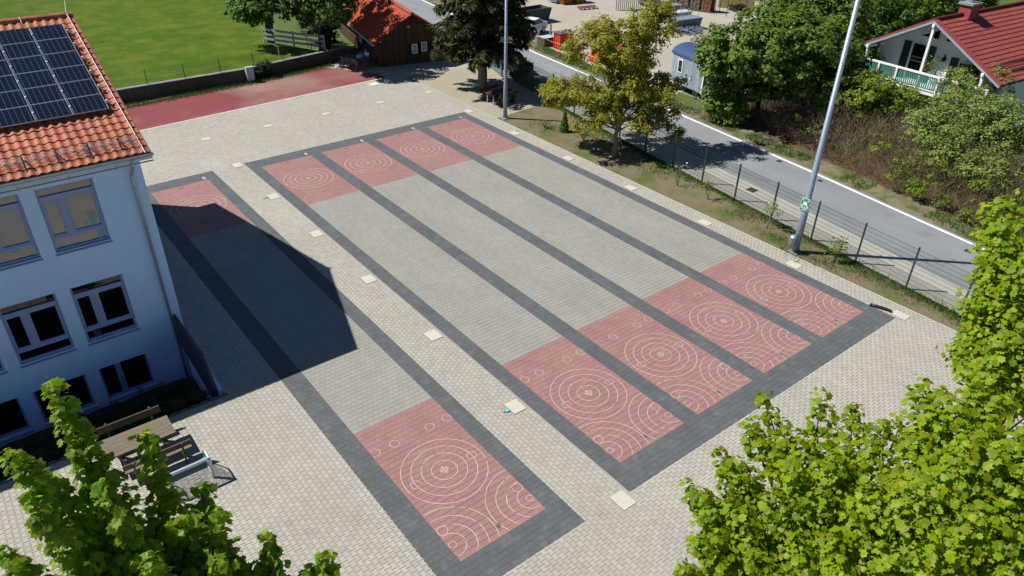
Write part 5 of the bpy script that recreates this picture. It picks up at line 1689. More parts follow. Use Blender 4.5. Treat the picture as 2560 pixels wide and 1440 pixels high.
# small goal
gl = thing('mini_goal', 'small white football goal with green net beside the bench', 'goal', (-10.9, 7.3, 0))
GW_ = mat('goal_white', (.46, .52, .58), rough=.35, var=.06, metal=.4)
gx0, gx1, gy, gh = -11.56, -10.2, 6.98, .80
b = MB()
b.beam((gx1, gy, 0), (gx1, gy, gh), .08, .06); b.beam((gx0, gy, 0), (gx0, gy, gh), .08, .06); b.build('goal_post', GW_, gl)
b = MB(); b.beam((gx0 - .03, gy, gh - .0), (gx1 + .03, gy, gh - .0), .06, .08); b.build('crossbar', GW_, gl)
for x in (gx0, gx1):
    b = MB(); b.tube([(x, gy, gh), (x, gy + .35, gh + .0), (x, gy + .55, gh - .05)], .024, 8); b.tube([(x, gy + .55, gh - .05), (x, gy + .72, .35), (x, gy + .75, .02)], .02, 8)
    b.tube([(x, gy, .03), (x, gy + .75, .03)], .02, 8); b.build('side_tube', GW_, gl)
b = MB(); b.tube([(gx0, gy + .75, .03), (gx1, gy + .75, .03)], .02, 8); b.build('ground_tube', GW_, gl)
NET = mat('net_green', (.04, .36, .28), rough=.7)
b = MB()
def netp(u, v):      # u across, v from crossbar down the sagging back to the ground tube
    x = gx0 + (gx1 - gx0) * u
    sag = .16 * math.sin(math.pi * u)
    prof = [(gy + .03, gh - .02), (gy + .25, gh - .10 - sag), (gy + .42, gh - .25 - sag), (gy + .6, .35 - sag * .3), (gy + .74, .05)]
    k = v * 4; i = min(3, int(k)); f = k - i
    return Vector((x, prof[i][0] * (1 - f) + prof[i + 1][0] * f, prof[i][1] * (1 - f) + prof[i + 1][1] * f))
nu, nv_ = 20, 18
for i in range(nu + 1): b.tube([netp(i / nu, j / nv_) for j in range(nv_ + 1)], .0075, 3, cap=False)
for j in range(nv_ + 1): b.tube([netp(i / nu, j / nv_) for i in range(nu + 1)], .0075, 3, cap=False)
for x in (gx0, gx1):
    for k in range(9):
        yk = gy + .08 * k + .04; zt = gh - .06 if k < 6 else .5
        b.tube([(x, yk, .03), (x, yk, zt)], .004, 3, cap=False)
    for k in range(9): b.tube([(x, gy, .06 + .085 * k), (x, gy + (.55 if k > 4 else .72), .06 + .085 * k)], .004, 3, cap=False)
o = b.build('net', NET, gl); o['kind'] = 'stuff'

# table and benches under the spruce
st = thing('spruce_table', 'red brown table on pale metal legs beside the spruce', 'table', (18.2, 30.3, 0))
a0 = at(1205, 231, .74); a1 = at(1256, 216, .74); a2 = at(1288, 229, .74); a3 = at(1236, 240, .74)
du = (a3 - a0); dv = (a1 - a0); 
ang = math.atan2(dv.y, dv.x); ctr = (a0 + a1 + a2 + a3) / 4; 
tl, tw = 1.95, .82
ux = Vector((math.cos(ang), math.sin(ang), 0)); uy = Vector((-ux.y, ux.x, 0))
for i in range(5):
    b = MB(); c = ctr + uy * (-tw / 2 + tw / 5 * (i + .5)); b.beam(c - ux * tl / 2, c + ux * tl / 2, tw / 5 - .008, .045); b.build('plank', REDW, st)
for s in (-.8, .8):
    b = MB()
    for w_ in (-.3, .3): p = ctr + ux * s + uy * w_; b.beam((p.x, p.y, 0), (p.x, p.y, .71), .05, .05)
    p, q_ = ctr + ux * s - uy * .36, ctr + ux * s + uy * .36
    b.beam((p.x, p.y, .69), (q_.x, q_.y, .69), .05, .05); b.beam((p.x, p.y, .03), (q_.x, q_.y, .03), .05, .05); b.build('metal_leg', PALEC, st)


def tbench(c, ux, uy, sgn, L, label, group):
    t = thing('bench', label, 'bench', (c.x, c.y, 0), group)
    for k in (0, .16):
        b = MB(); p = c + uy * (k - .08); b.beam(p - ux * L / 2 + Vector((0, 0, .44)), p + ux * L / 2 + Vector((0, 0, .44)), .15, .045); b.build('seat_plank', REDW, t)
    b = MB(); p = c - uy * sgn * .24; b.beam(p - ux * L / 2 + Vector((0, 0, .76)), p + ux * L / 2 + Vector((0, 0, .76)), .04, .2); b.build('backrest', REDW, t)
    for s in (-.32, .32):
        for k in (-.1, .1):
            b = MB(); p = c + ux * s * L + uy * k; b.beam((p.x, p.y, 0), (p.x, p.y, .42), .14, .1); b.build('leg', mat('dark_leg_wood', lin(84, 66, 56, KA), var=.2), t)
        b = MB(); p = c + ux * s * L - uy * sgn * .2; b.beam((p.x, p.y, .3), (p.x - uy.x * sgn * .03, p.y - uy.y * sgn * .03, .82), .06, .05); b.build('back_post', REDW, t)


c0 = Vector((ctr.x, ctr.y, 0))
tbench(c0 + uy * .78, ux, uy, -1, 1.85, 'red brown bench behind the spruce table, against the trunk', 'benches at the spruce table')
tbench(c0 - uy * .80, ux, uy, 1, 1.85, 'red brown bench before the spruce table, next to the lamp pole', 'benches at the spruce table')

# ---------------------------------------------------------------- old wall, posts, cabinet
ow = thing('old_wall', 'old grey concrete wall between track and sports lawn', 'wall', (5, 45, 0))
wpts = [(-14, 44.75), (-3.3, 44.92), (5.4, 44.9), (12.5, 46.05), (14.3, 46.35)]
for (xa, ya), (xb, yb) in zip(wpts[:-1], wpts[1:]):
    d = Vector((xb - xa, yb - ya, 0)); n_ = max(1, int(d.length / 1.1)); ag = math.atan2(d.y, d.x)
    for i in range(n_):
        for r in range(2):
            c = Vector((xa, ya, 0)) + d * ((i + .5) / n_)
            b = MB(); b.box((c.x, c.y + .15, .22 + .44 * r), (d.length / n_ - .012, .28 + random.uniform(0, .012), .43), ag); b.build('block', STONEW, ow)
    b = MB(); c = Vector((xa, ya, 0)) + d / 2; b.box((c.x, c.y + .15, .905), (d.length, .36, .05), ag); b.build('coping', CONC, ow)
wf = thing('wire_fence', 'thin green wire fence on top of the old wall', 'fence', (5, 45.2, .93))
wp = [(-6.6, 45.05), (-4.05, 45.07), (-1.46, 45.1), (1.1, 45.06), (3.65, 45.06), (6.2, 45.2), (8.7, 45.55), (11.3, 46.0)]
for x, y in wp:
    b = MB(); b.tube([(x, y, .9), (x, y, 1.95)], .028, 6); b.build('post', GREENP, wf)
for (xa, ya), (xb, yb) in zip(wp[:-1], wp[1:]):
    b = MB()
    for z in (1.0, 1.2, 1.45, 1.7, 1.9): b.tube([(xa, ya, z), (xb, yb, z)], .005, 3, cap=False)
    for k in range(26):
        s = k / 26; b.tube([(xa + (xb - xa) * s, ya + (yb - ya) * s, .95), (xa + (xb - xa) * s, ya + (yb - ya) * s, 1.9)], .0025, 3, cap=False)
    b.build('wire_panel', GREENP, wf)
cb = thing('meter_cabinet', 'white electricity cabinet standing before the old wall', 'cabinet', (5.6, 44.6, 0))
b = MB(); b.box((5.62, 44.62, .62), (.55, .32, 1.0)); b.build('cabinet_body', PALEC, cb, bevel=.01)
b = MB(); b.box((5.62, 44.445, .62), (.47, .02, .88)); d_ = b.build('door', PALEC, cb)
b = MB(); b.box((5.50, 44.43, .62), (.04, .02, .1)); b.build('handle', BLACKP, d_)
b = MB(); b.box((5.62, 44.62, .06), (.5, .28, .12)); b.build('plinth', CONC, cb)
# whitewashed rail fence
rfz = .82
rl = thing('rail_fence', 'whitewashed three rail fence leaning under the dark lawn tree', 'fence', (11, 49, rfz))
ra = [Vector((12.75, 46.75, rfz)), Vector((11.2, 49.2, rfz)), Vector((9.75, 51.9, rfz))]
for i, p in enumerate(ra):
    b = MB(); b.beam(p, p + Vector((0, 0, 1.25)), .1, .1); b.build('post', RAILW, rl)
for p, q_ in zip(ra[:-1], ra[1:]):
    for z in (.35, .72, 1.1):
        b = MB(); b.beam(p + Vector((-.06, 0, z)), q_ + Vector((-.06, 0, z)), .045, .18); b.build('rail', RAILW, rl)
b = MB()
for (u_, v_) in ((770, 118), (805, 98), (700, 150)):
    p = at(u_, v_, rfz); b.tube([(p.x, p.y, rfz), (p.x, p.y, rfz + 1.0)], .03, 5)
tag(b.build('stake', RAILW), 'thin pale stakes standing by the rail fence', 'stake')
# garden junk under the tree
for i, (u_, v_, s, h, lab, m_) in enumerate(((770, 100, .9, .5, 'grey plank stack in the shade under the lawn tree', OLDW), (815, 108, .6, .7, 'dark compost crate between lawn tree and hut', BROWN))):
    p = at(u_, v_, .4); t = thing('garden_stack', lab, 'stack', (p.x, p.y, 0))
    for k in range(4): b = MB(); b.box((p.x + .04 * (k % 2), p.y, .82 * (i == 0) + h / 4 * (k + .5)), (s, s * .8, h / 4 - .02), .3 + .1 * k); b.build('board', m_, t)

# ---------------------------------------------------------------- picnic group at the hut with seated person
hx = thing('hut_table', 'dark plank table at the hut with a blue box on it', 'table', (14.3, 43.6, 0))
tc_ = Vector((14.05, 43.55, 0)); tux = Vector((.30, -.954, 0)); tuy = Vector((.954, .30, 0))
DW = mat('shaded_table_wood', lin(112, 104, 94, KA), var=.2, scale=4, rnd=.15)
for i in range(4):
    b = MB(); c = tc_ + tuy * (-.3 + .2 * i) + Vector((0, 0, .74)); b.beam(c - tux * .95, c + tux * .95, .19, .05); b.build('plank', DW, hx)
for s in (-.75, .75):
    for k in (-.28, .28):
        b = MB(); p = tc_ + tux * s + tuy * k; b.beam(p, p + Vector((0, 0, .72)), .14, .12); b.build('leg', DW, hx)
def hbench(off, label, back):
    c = tc_ + tuy * off
    t = thing('hut_bench', label, 'bench', (c.x, c.y, 0), 'benches at the hut table')
    for k in (-.09, .09):
        b = MB(); p = c + tuy * k + Vector((0, 0, .44)); b.beam(p - tux * .95, p + tux * .95, .16, .05); b.build('seat_plank', DW, t)
    for k in range(2):
        b = MB(); p = c + tuy * back * .22 + Vector((0, 0, .62 + .2 * k)); b.beam(p - tux * .95, p + tux * .95, .035, .15); b.build('back_slat', DW, t)
    for s in (-.7, .7):
        b = MB(); p = c + tux * s; b.beam(p - tuy * .15, p - tuy * .15 + Vector((0, 0, .42)), .1, .1); b.beam(p + tuy * back * .19, p + tuy * back * .24 + Vector((0, 0, .95)), .08, .08); b.build('leg', DW, t)
hbench(-.78, 'dark bench with slatted back on the track side of the hut table', -1)
hbench(.78, 'dark bench under the hut wall where the person sits', 1)
bx = thing('blue_box', 'pale blue carton on the hut table', 'box', (14.1, 43.4, .765))
b = MB(); b.box((14.12, 43.35, .765 + .12), (.42, .3, .24), .5); b.build('carton', mat('carton_blue', (.30, .42, .80)), bx)
b = MB(); b.box((14.1, 43.37, .765 + .255), (.36, .26, .03), .6); b.build('paper', PALEC, bx)
b = MB(); b.box((13.35 + .1, 42.9 + .05, .60), (.06, .42, .32), .35); tag(b.build('white_bag', WHITE), 'white cloth hanging over the end of the hut bench', 'cloth')
# person
pr = thing('person', 'person in white t-shirt and dark shorts sitting at the hut table', 'person', (14.75, 42.95, 0))
SKIN = mat('skin', (.42, .24, .16), rough=.6); SHIRT = mat('white_shirt', (.66, .70, .78), rough=.9); SHORT = mat('dark_shorts', (.015, .018, .03), rough=.9); HAIR = mat('dark_hair', (.02, .015, .012))
sxd = -tuy; lft = tux                       # facing the table
seat = tc_ + tuy * .76 + tux * .32
def PP(f, l, z): return seat + sxd * f + lft * l + Vector((0, 0, z))


def skin_mesh(nodes, edges, name, m, parent, sub=2, root=0):
    me = bpy.data.meshes.new(name)
    base = WL[parent]
    me.from_pydata([tuple(Vector(n[0]) - base) for n in nodes], edges, [])
    o = bpy.data.objects.new(name, me); COL.objects.link(o)
    sk = o.modifiers.new('skin', 'SKIN'); sk.use_smooth_shade = True
    for i, n in enumerate(nodes):
        r = n[1]; r = r if hasattr(r, '__len__') else (r, r)
        me.skin_vertices[0].data[i].radius = r
        me.skin_vertices[0].data[i].use_root = (i == root)
    s = o.modifiers.new('sub', 'SUBSURF'); s.levels = sub; s.render_levels = sub
    me2 = bpy.data.meshes.new_from_object(o.evaluated_get(bpy.context.evaluated_depsgraph_get()))
    bpy.data.objects.remove(o)
    me2.materials.clear(); me2.materials.append(m)
    me2.polygons.foreach_set('use_smooth', [True] * len(me2.polygons))
    return link_mesh(name, me2, parent)


nd = [(PP(0, 0, .54), (.14, .15)), (PP(.03, 0, .78), (.12, .14)), (PP(.07, 0, .98), (.12, .17)), (PP(.10, 0, 1.08), .055), (PP(.13, 0, 1.16), .06), (PP(.16, 0, 1.25), (.085, .1)), (PP(.15, 0, 1.34), .07),
      (PP(.07, .19, 1.0), .055), (PP(.16, .25, .80), .042), (PP(.38, .12, .80), .034), (PP(.46, .06, .80), .03),
      (PP(.07, -.19, 1.0), .055), (PP(.16, -.25, .80), .042), (PP(.38, -.12, .80), .034), (PP(.46, -.06, .80), .03),
      (PP(.05, .1, .52), .085), (PP(.42, .12, .52), .065), (PP(.42, .12, .28), .055), (PP(.42, .12, .08), .038), (PP(.56, .13, .04), .035),
      (PP(.05, -.1, .52), .085), (PP(.42, -.12, .52), .065), (PP(.42, -.12, .28), .055), (PP(.42, -.12, .08), .038), (PP(.56, -.13, .04), .035)]
ed = [(0, 1), (1, 2), (2, 3), (3, 4), (4, 5), (5, 6), (2, 7), (7, 8), (8, 9), (9, 10), (2, 11), (11, 12), (12, 13), (13, 14), (0, 15), (15, 16), (16, 17), (17, 18), (18, 19), (0, 20), (20, 21), (21, 22), (22, 23), (23, 24)]
skin_mesh(nd, ed, 'body', SKIN, pr)
skin_mesh([(PP(0, 0, .56), (.165, .18)), (PP(.03, 0, .78), (.145, .165)), (PP(.07, 0, .98), (.14, .19)), (PP(.09, 0, 1.06), .08), (PP(.07, .19, 1.0), .078), (PP(.13, .24, .88), .068), (PP(.07, -.19, 1.0), .078), (PP(.13, -.24, .88), .068)],
          [(0, 1), (1, 2), (2, 3), (2, 4), (4, 5), (2, 6), (6, 7)], 'shirt', SHIRT, pr)
skin_mesh([(PP(-.02, 0, .54), (.17, .175)), (PP(.08, .1, .52), .105), (PP(.38, .12, .53), .085), (PP(.08, -.1, .52), .105), (PP(.38, -.12, .53), .085)], [(0, 1), (1, 2), (0, 3), (3, 4)], 'shorts', SHORT, pr)
skin_mesh([(PP(.12, 0, 1.27), (.095, .1)), (PP(.13, 0, 1.37), (.085, .09))], [(0, 1)], 'hair', HAIR, pr)
b = MB(); p = PP(.245, 0, 1.235); b.lathe(p, [(.012, -.02), (.016, 0), (.006, .03)], 6); b.build('nose', SKIN, pr)

# ---------------------------------------------------------------- vehicles
def car(label, loc, rz, paint, grp):
    t = thing('parked_car', label, 'car', loc, grp)
    prof = [(-2.05, .35), (-2.1, .62), (-1.95, .80), (-1.1, .92), (-.55, 1.36), (.85, 1.42), (1.55, 1.02), (2.0, .95), (2.08, .6), (2.02, .32)]
    b = MB(); n = len(prof)
    for s, k in ((-1, .86), (1, .86)):
        b.v += [(x, s * (k if z < 1.0 else .66), z) for x, z in prof]
    for i in range(n - 1): b.f.append((i, i + 1, n + i + 1, n + i))
    b.f.append((n - 1, 0, n, 2 * n - 1)); b.f.append(tuple(range(n))[::-1]); b.f.append(tuple(range(n, 2 * n)))
    o = b.build('body', paint, t, local=True, bevel=.05)
    g = MB()
    for s in (-1, 1):
        g.poly([(-.95, s * .80, .98), (-.5, s * .70, 1.32), (.1, s * .69, 1.35), (.1, s * .80, .98)][::s]); g.poly([(.18, s * .80, .98), (.18, s * .69, 1.35), (.8, s * .69, 1.36), (1.3, s * .80, 1.0)][::s])
    g.quad((-1.12, -.66, .96), (-1.12, .66, .96), (-.62, .58, 1.34), (-.62, -.58, 1.34)); g.quad((1.56, .64, 1.06), (1.56, -.64, 1.06), (.95, -.58, 1.41), (.95, .58, 1.41))
    g.build('window', GLASSD, t, local=True)
    for x in (-1.3, 1.28):
        for s in (-1, 1):
            w_ = MB(); w_.tube([(x, s * .72, .31), (x, s * .88, .31)], .31, 16); wo = w_.build('wheel', RUBBER, t, local=True)
            h = MB(); h.tube([(x, s * .87, .31), (x, s * .895, .31)], .19, 10); h.build('rim', ZINC, wo, local=True)
    for s in (-1, 1):
        l = MB(); l.box((-2.03, s * .62, .68), (.14, .34, .15)); l.build('headlight', PALEC, t, local=True)
        l = MB(); l.box((2.02, s * .66, .82), (.1, .26, .2)); l.build('tail_light', mat('tail_red', (.35, .01, .01), rough=.3), t, local=True)
        l = MB(); l.box((-.75, s * .93, 1.0), (.12, .16, .12)); l.build('wing_mirror', paint, t, local=True)
    l = MB(); l.box((-2.09, 0, .45), (.05, .9, .2)); l.build('grille', BLACKP, t, local=True)
    t.rotation_euler = (0, 0, rz)


car('dark green car behind the gate and spruce branches', (23.6, 36.0, 0), math.radians(80), mat('car_dark_green', (.012, .03, .025), rough=.25, spec=.6), None)
car('white car parked in the gravel yard beyond the spruce', tuple(at(1322, 86)), math.radians(20), mat('car_white', (.7, .71, .72), rough=.25, spec=.6), None)

# site trailer
tr_ = thing('site_trailer', 'white and blue site trailer with barrel roof and plank sides', 'trailer', (30.2, 23.5, 0))
ta, tb2 = Vector((29.95, 21.9, 0)), Vector((30.75, 25.6, 0)); tl_ = (tb2 - ta).normalized(); tn = Vector((-tl_.y, tl_.x, 0)) * -1     # tn points to +x
TLn, TWd, Tz0, Tz1 = (tb2 - ta).length, 2.3, .55, 2.55
TBL = mat('trailer_blue_white', lin(166, 184, 200, KA), rough=.6, var=.25, scale=4, rnd=.16); TRF = mat('trailer_roof_blue', lin(74, 100, 140, KA), rough=.3, var=.12, scale=2)
tq = lambda l, w_, z: ta + tl_ * l + tn * w_ + Vector((0, 0, z))
b = MB(); b.add([tq(0.03, .03, Tz0), tq(TLn - .03, .03, Tz0), tq(TLn - .03, TWd - .03, Tz0), tq(.03, TWd - .03, Tz0), tq(0.03, .03, Tz1), tq(TLn - .03, .03, Tz1), tq(TLn - .03, TWd - .03, Tz1), tq(.03, TWd - .03, Tz1)],
                [(0, 3, 2, 1), (4, 5, 6, 7), (0, 1, 5, 4), (1, 2, 6, 5), (2, 3, 7, 6), (3, 0, 4, 7)]); tb3 = b.build('body', TBL, tr_)
npk = 15
for i in range(npk):
    l0 = TLn * i / npk
    b = MB(); b.beam(tq(l0 + TLn / npk / 2, -.004 * (i % 3), Tz0 - .03), tq(l0 + TLn / npk / 2, -.004 * (i % 3), Tz1), TLn / npk - .012, .035, up=tuple(tn)); b.build('plank', TBL, tb3)
for i in range(9):
    b = MB(); b.beam(tq(-.004 * (i % 3), TWd * (i + .5) / 9, Tz0 - .03), tq(-.004 * (i % 3), TWd * (i + .5) / 9, Tz1), TWd / 9 - .012, .035, up=tuple(tl_)); b.build('plank', TBL, tb3)
b = MB(); b.beam(tq(.03, -.03, Tz0 - .05), tq(.03, -.03, Tz1), .1, .05, up=tuple(tn)); b.build('corner_strip', WHITE, tr_)
b = MB(); pts = []
for k in range(13):
    a = math.pi * k / 12; pts.append((TWd / 2 - (TWd / 2 + .1) * math.cos(a), Tz1 + .62 * math.sin(a)))
for (w0, z0_), (w1, z1_) in zip(pts[:-1], pts[1:]): b.quad(tq(-.12, w0, z0_), tq(TLn + .12, w0, z0_), tq(TLn + .12, w1, z1_), tq(-.12, w1, z1_))
b.poly([tq(-.12, w_, z) for w_, z in pts]); b.poly([tq(TLn + .12, w_, z) for w_, z in pts[::-1]]); b.build('barrel_roof', TRF, tr_, smooth=False)
b = MB(); b.beam(tq(2.75, -.035, 1.35), tq(2.75, -.035, 2.3), .52, .03, up=tuple(tn)); w_ = b.build('window', WHITE, tr_)
b = MB(); b.beam(tq(2.75, -.055, 1.42), tq(2.75, -.055, 2.23), .38, .02, up=tuple(tn)); b.build('pane', GLASSD, w_)
b = MB(); b.beam(tq(1.45, -.03, 1.15), tq(1.45, -.03, 1.3), .3, .03, up=tuple(tn)); b.build('plate', PALEC, tr_)
for l in (.7, 3.0):
    for w2 in (.05, TWd - .05):
        b = MB(); p = tq(l, w2, .32); b.tube([p - tn * .07, p + tn * .07], .32, 14); b.build('wheel', RUBBER, tr_)
b = MB()
for w2 in (.4, 1.9): b.beam(tq(-.3, w2, .45), tq(TLn, w2, .45), .1, .12)
b.build('chassis', mat('chassis_rust', (.06, .04, .03)), tr_)

# ---------------------------------------------------------------- gravel yard goods
ob = thing('orange_container', 'orange sheet container with clutter on its lid in the yard', 'container', (31.4, 38.6, 0))
b = MB(); b.box((31.5, 38.65, .68), (1.5, .95, 1.36), -.08); b.build('box', ORANGE, ob)
for k in range(3): b = MB(); b.box((30.735, 38.45 + .3 * k, .68), (.03, .05, 1.3), -.08); b.build('rib', ORANGE, ob)
b = MB(); b.box((31.5, 38.65, 1.385), (1.7, 1.1, .05), -.08); b.build('lid', mat('lid_grey', (.10, .11, .14)), ob)
for i, (x, y, m_) in enumerate(((31.1, 38.5, CONC), (31.7, 38.8, GALV), (32.0, 38.5, BLACKP))):
    b = MB(); b.lathe((x, y, 1.41), [(.12, 0), (.14, .08), (.1, .16)], 8); tag(b.build('pot', m_), ['pale pot on the left of the orange container lid', 'steel pot in the middle of the orange container lid', 'black pot on the right of the orange container lid'][i], 'pot')
for i, (u_, v_, w_, d_, h_, m_, lab) in enumerate(((1366, 112, 1.3, 1.0, .75, OLDWD, 'brown slatted crate left of the orange container'), (1352, 108, .8, .8, .6, CONC, 'grey stone crate left of the brown crate'), (1420, 124, 1.1, .7, .5, OLDWD, 'low dark crate at the foot of the orange container'))):
    p = at(u_, v_); t = thing('slatted_crate', lab, 'crate', (p.x, p.y, 0), 'crates in the yard')
    b = MB(); b.box((p.x, p.y, h_ / 2), (w_ - .06, d_ - .06, h_ - .06)); b.build('load', PALEC if i < 2 else CONC, t)
    for k in range(3):
        for s in (-1, 1):
            b = MB(); b.box((p.x, p.y + s * d_ / 2, h_ * (k + .5) / 3), (w_, .03, h_ / 3 - .05)); b.build('slat', m_, t)
            b = MB(); b.box((p.x + s * w_ / 2, p.y, h_ * (k + .5) / 3), (.03, d_ - .04, h_ / 3 - .05)); b.build('slat', m_, t)
for i, (u_, v_, h_, lab) in enumerate(((1375, 108, 1.6, 'tall grey post standing before the brown crate'), (1346, 104, .9, 'short pale concrete post left of the crates'), (1425, 112, 1.1, 'pale post at the right of the orange container'))):
    p = at(u_, v_); b = MB(); b.box((p.x, p.y, h_ / 2), (.13, .13, h_)); b.box((p.x, p.y, h_ + .02), (.16, .16, .05)); tag(b.build('yard_post', CONC), lab, 'post', 'posts at the yard edge')
# wire fence along yard verge
yf = thing('low_wire', 'thin pale wire strung between short stakes along the yard verge', 'wire fence', (30, 30, 0))
ypts = [(30.6, 41.3), (30.3, 36.5), (29.9, 31.5), (29.2, 27), (28.5, 21), (28.0, 18.4)]
for x, y in ypts: b = MB(); b.tube([(x, y, 0), (x, y, .8)], .03, 5); b.build('stake', PALEC, yf)
for (xa, ya), (xb, yb) in zip(ypts[:-1], ypts[1:]): b = MB(); b.tube([(xa, ya, .7), ((xa + xb) / 2, (ya + yb) / 2, .62), (xb, yb, .7)], .012, 4); b.build('wire', PALEC, yf)
# orange tarpaulin on a pile
tp = thing('orange_tarp', 'rumpled orange tarpaulin over a pile behind the walnut tree', 'tarpaulin', (32, 33.6, 0))
b = MB(); rr = random.Random(4); nx = 14
for i in range(nx + 1):
    for j in range(9):
        x = 30.6 + 3.2 * i / nx; y = 32.6 + 2.0 * j / 8
        e = min(i, nx - i, j, 8 - j)
        b.v.append((x + rr.uniform(-.06, .06), y + rr.uniform(-.06, .06), 0.02 if e == 0 else .85 + .25 * math.sin(x * 2.1) * math.cos(y * 2.4) + rr.uniform(-.08, .08)))
for i in range(nx):
    for j in range(8): a = i * 9 + j; b.f.append((a, a + 9, a + 10, a + 1))
b.build('tarp_sheet', ORANGE, tp)
b = MB(); p = at(1525, 168); 
for k in range(9): b.beam((p.x + rr.uniform(-.4, .4), p.y + rr.uniform(-.3, .3), .06 + .05 * k), (p.x + rr.uniform(.7, 1.3), p.y + rr.uniform(-.5, .5), .06 + .05 * k), .1, .04)
tag(b.build('offcut_heap', mat('fresh_wood', lin(214, 186, 132, KA), rnd=.2)), 'pale timber offcuts by the orange tarpaulin', 'timber')
# concrete troughs
def trough(u_, v_, L, h, wd, rz, label, m_, stakes=2, tank=False):
    p = at(u_, v_); t = thing('concrete_trough', label, 'trough', (p.x, p.y, 0), 'troughs stacked in the yard')
    M = Matrix.Translation(p) @ Matrix.Rotation(rz, 4, 'Z')
    b = MB()
    for s in (-1, 1): b.box((s * L * .32, 0, .1), (.15, wd, .2))
    b.xf(M).build('support', OLDWD, t)
    b = MB(); w0, w1 = wd * .36, wd * .5
    if tank:
        b.tube([(-L / 2, 0, .2 + h / 2), (-L / 2 + .1, 0, .2 + h / 2), (L / 2 - .1, 0, .2 + h / 2), (L / 2, 0, .2 + h / 2)], [h * .35, h / 2, h / 2, h * .35], 14)
    else:
        b.v += [(-L / 2, -w0, .2), (L / 2, -w0, .2), (L / 2, w0, .2), (-L / 2, w0, .2), (-L / 2, -w1, .2 + h), (L / 2, -w1, .2 + h), (L / 2, w1, .2 + h), (-L / 2, w1, .2 + h)]
        b.f += [(0, 3, 2, 1), (4, 5, 6, 7), (0, 1, 5, 4), (1, 2, 6, 5), (2, 3, 7, 6), (3, 0, 4, 7)]
        for s in (-1, 1): b.box((0, s * (w1 + .01), .2 + h - .06), (L, .06, .12))
        for k in range(5): b.box((-L / 2 - .02, -w0 + 2 * w0 * k / 4, .2 + h / 2), (.04, .06, h * .9))
    b.xf(M).build('trough_body', m_, t)
    for k in range(stakes):
        for s in (-1, 1):
            b = MB(); b.tube([(-L * .3 + L * .6 * k / max(1, stakes - 1), s * (w1 + .06), .05), (-L * .3 + L * .6 * k / max(1, stakes - 1), s * (w1 + .06), h + .75)], .025, 5); b.xf(M).build('stake', GALV, t)
CONCB = mat('blue_grey_concrete', lin(142, 156, 170, KA), rough=.8, var=.1, rnd=.05)
trough(1710, 72, 3.2, .85, 1.3, -.15, 'nearest blue grey concrete trough with upright stakes', CONCB, 3)
trough(1690, 52, 3.0, .7, 1.1, -.15, 'white topped concrete trough, second from the front', PALEC, 3)
trough(1668, 40, 2.8, .9, 1.1, -.15, 'pale grey panelled trough, third from the front', CONC, 0)
trough(1645, 26, 2.8, .6, 1.1, -.15, 'dark sided low trough, fourth from the front', mat('dark_trough', (.04, .04, .05)), 0)
trough(1622, 10, 2.8, .9, .9, -.15, 'blue rounded tank at the back of the trough row', CONCB, 2, True)
sm = thing('scrap_heap', 'heap of grey scrap metal before the nearest trough', 'scrap heap', (45, 35.3, 0)); rr = random.Random(9)
b = MB()
for k in range(70):
    p = at(1722 + rr.uniform(-26, 30), 82 + rr.uniform(-5, 5)); a = rr.uniform(0, 3.1); l = rr.uniform(.2, .7); z = rr.uniform(.05, .5)
    b.beam((p.x - math.cos(a) * l, p.y - math.sin(a) * l, z), (p.x + math.cos(a) * l, p.y + math.sin(a) * l, z + rr.uniform(-.1, .2)), .06, .05)
o = b.build('scrap_pieces', GALV, sm); o['kind'] = 'stuff'
b = MB(); p = at(1650, 55); b.lathe(p, [(.3, 0), (.33, .1), (.33, .75), (.2, .9)], 12); tag(b.build('white_drum', PALEC), 'white drum at the left end of the troughs', 'drum')
# firewood stacks
wa, wb_ = at(1668, 17), at(1778, 33); wd_ = (wb_ - wa); wl2 = wd_.length / 4; wd_.normalize(); wn_ = Vector((wd_.y, -wd_.x, 0)); wn_ = wn_ if wn_.x < 0 else -wn_
WOODL = mat('log_end', lin(150, 142, 136, KA), rnd=.45, hue=.02, var=.2, scale=5); WOODR = mat('log_end_fresh', lin(176, 132, 100, KA), rnd=.35, hue=.02)
for i in range(4):
    c = wa + wd_ * wl2 * i
    t = thing('firewood_stack', ['grey firewood stack, leftmost of the four in the yard', 'grey firewood stack, second from the left', 'grey brown firewood stack, third from the left', 'reddish firewood stack at the right end'][i], 'firewood', (c.x, c.y, 0), 'firewood stacks in the yard')
    b = MB(); rr = random.Random(i)
    nxl, nzl = 11, 17
    for k in range(nxl):
        for j in range(nzl):
            s = .1 + (wl2 - .25) * (k + .5 * (j % 2)) / nxl; z = .2 + j * .115; r_ = rr.uniform(.045, .068)
            p = c + wd_ * (s + rr.uniform(-.01, .01)) + Vector((0, 0, z)); pr_ = rr.uniform(-.04, .06)
            b.tube([p + wn_ * pr_, p - wn_ * .9], r_, 6)
    o = b.build('log_pile', WOODR if i == 3 else WOODL, t); o['kind'] = 'stuff'
    b = MB(); q_ = c + wd_ * (wl2 * .5) - wn_ * .5; b.box((q_.x, q_.y, 1.0), (wl2 - .06, .8, 2.0), math.atan2(wd_.y, wd_.x)); b.build('backing', BROWN, t)
    b = MB(); q_ = c + wd_ * (wl2 * .5) - wn_ * .4; b.box((q_.x, q_.y, .08), (wl2, 1.0, .14), math.atan2(wd_.y, wd_.x)); b.build('pallet', OLDWD, t)
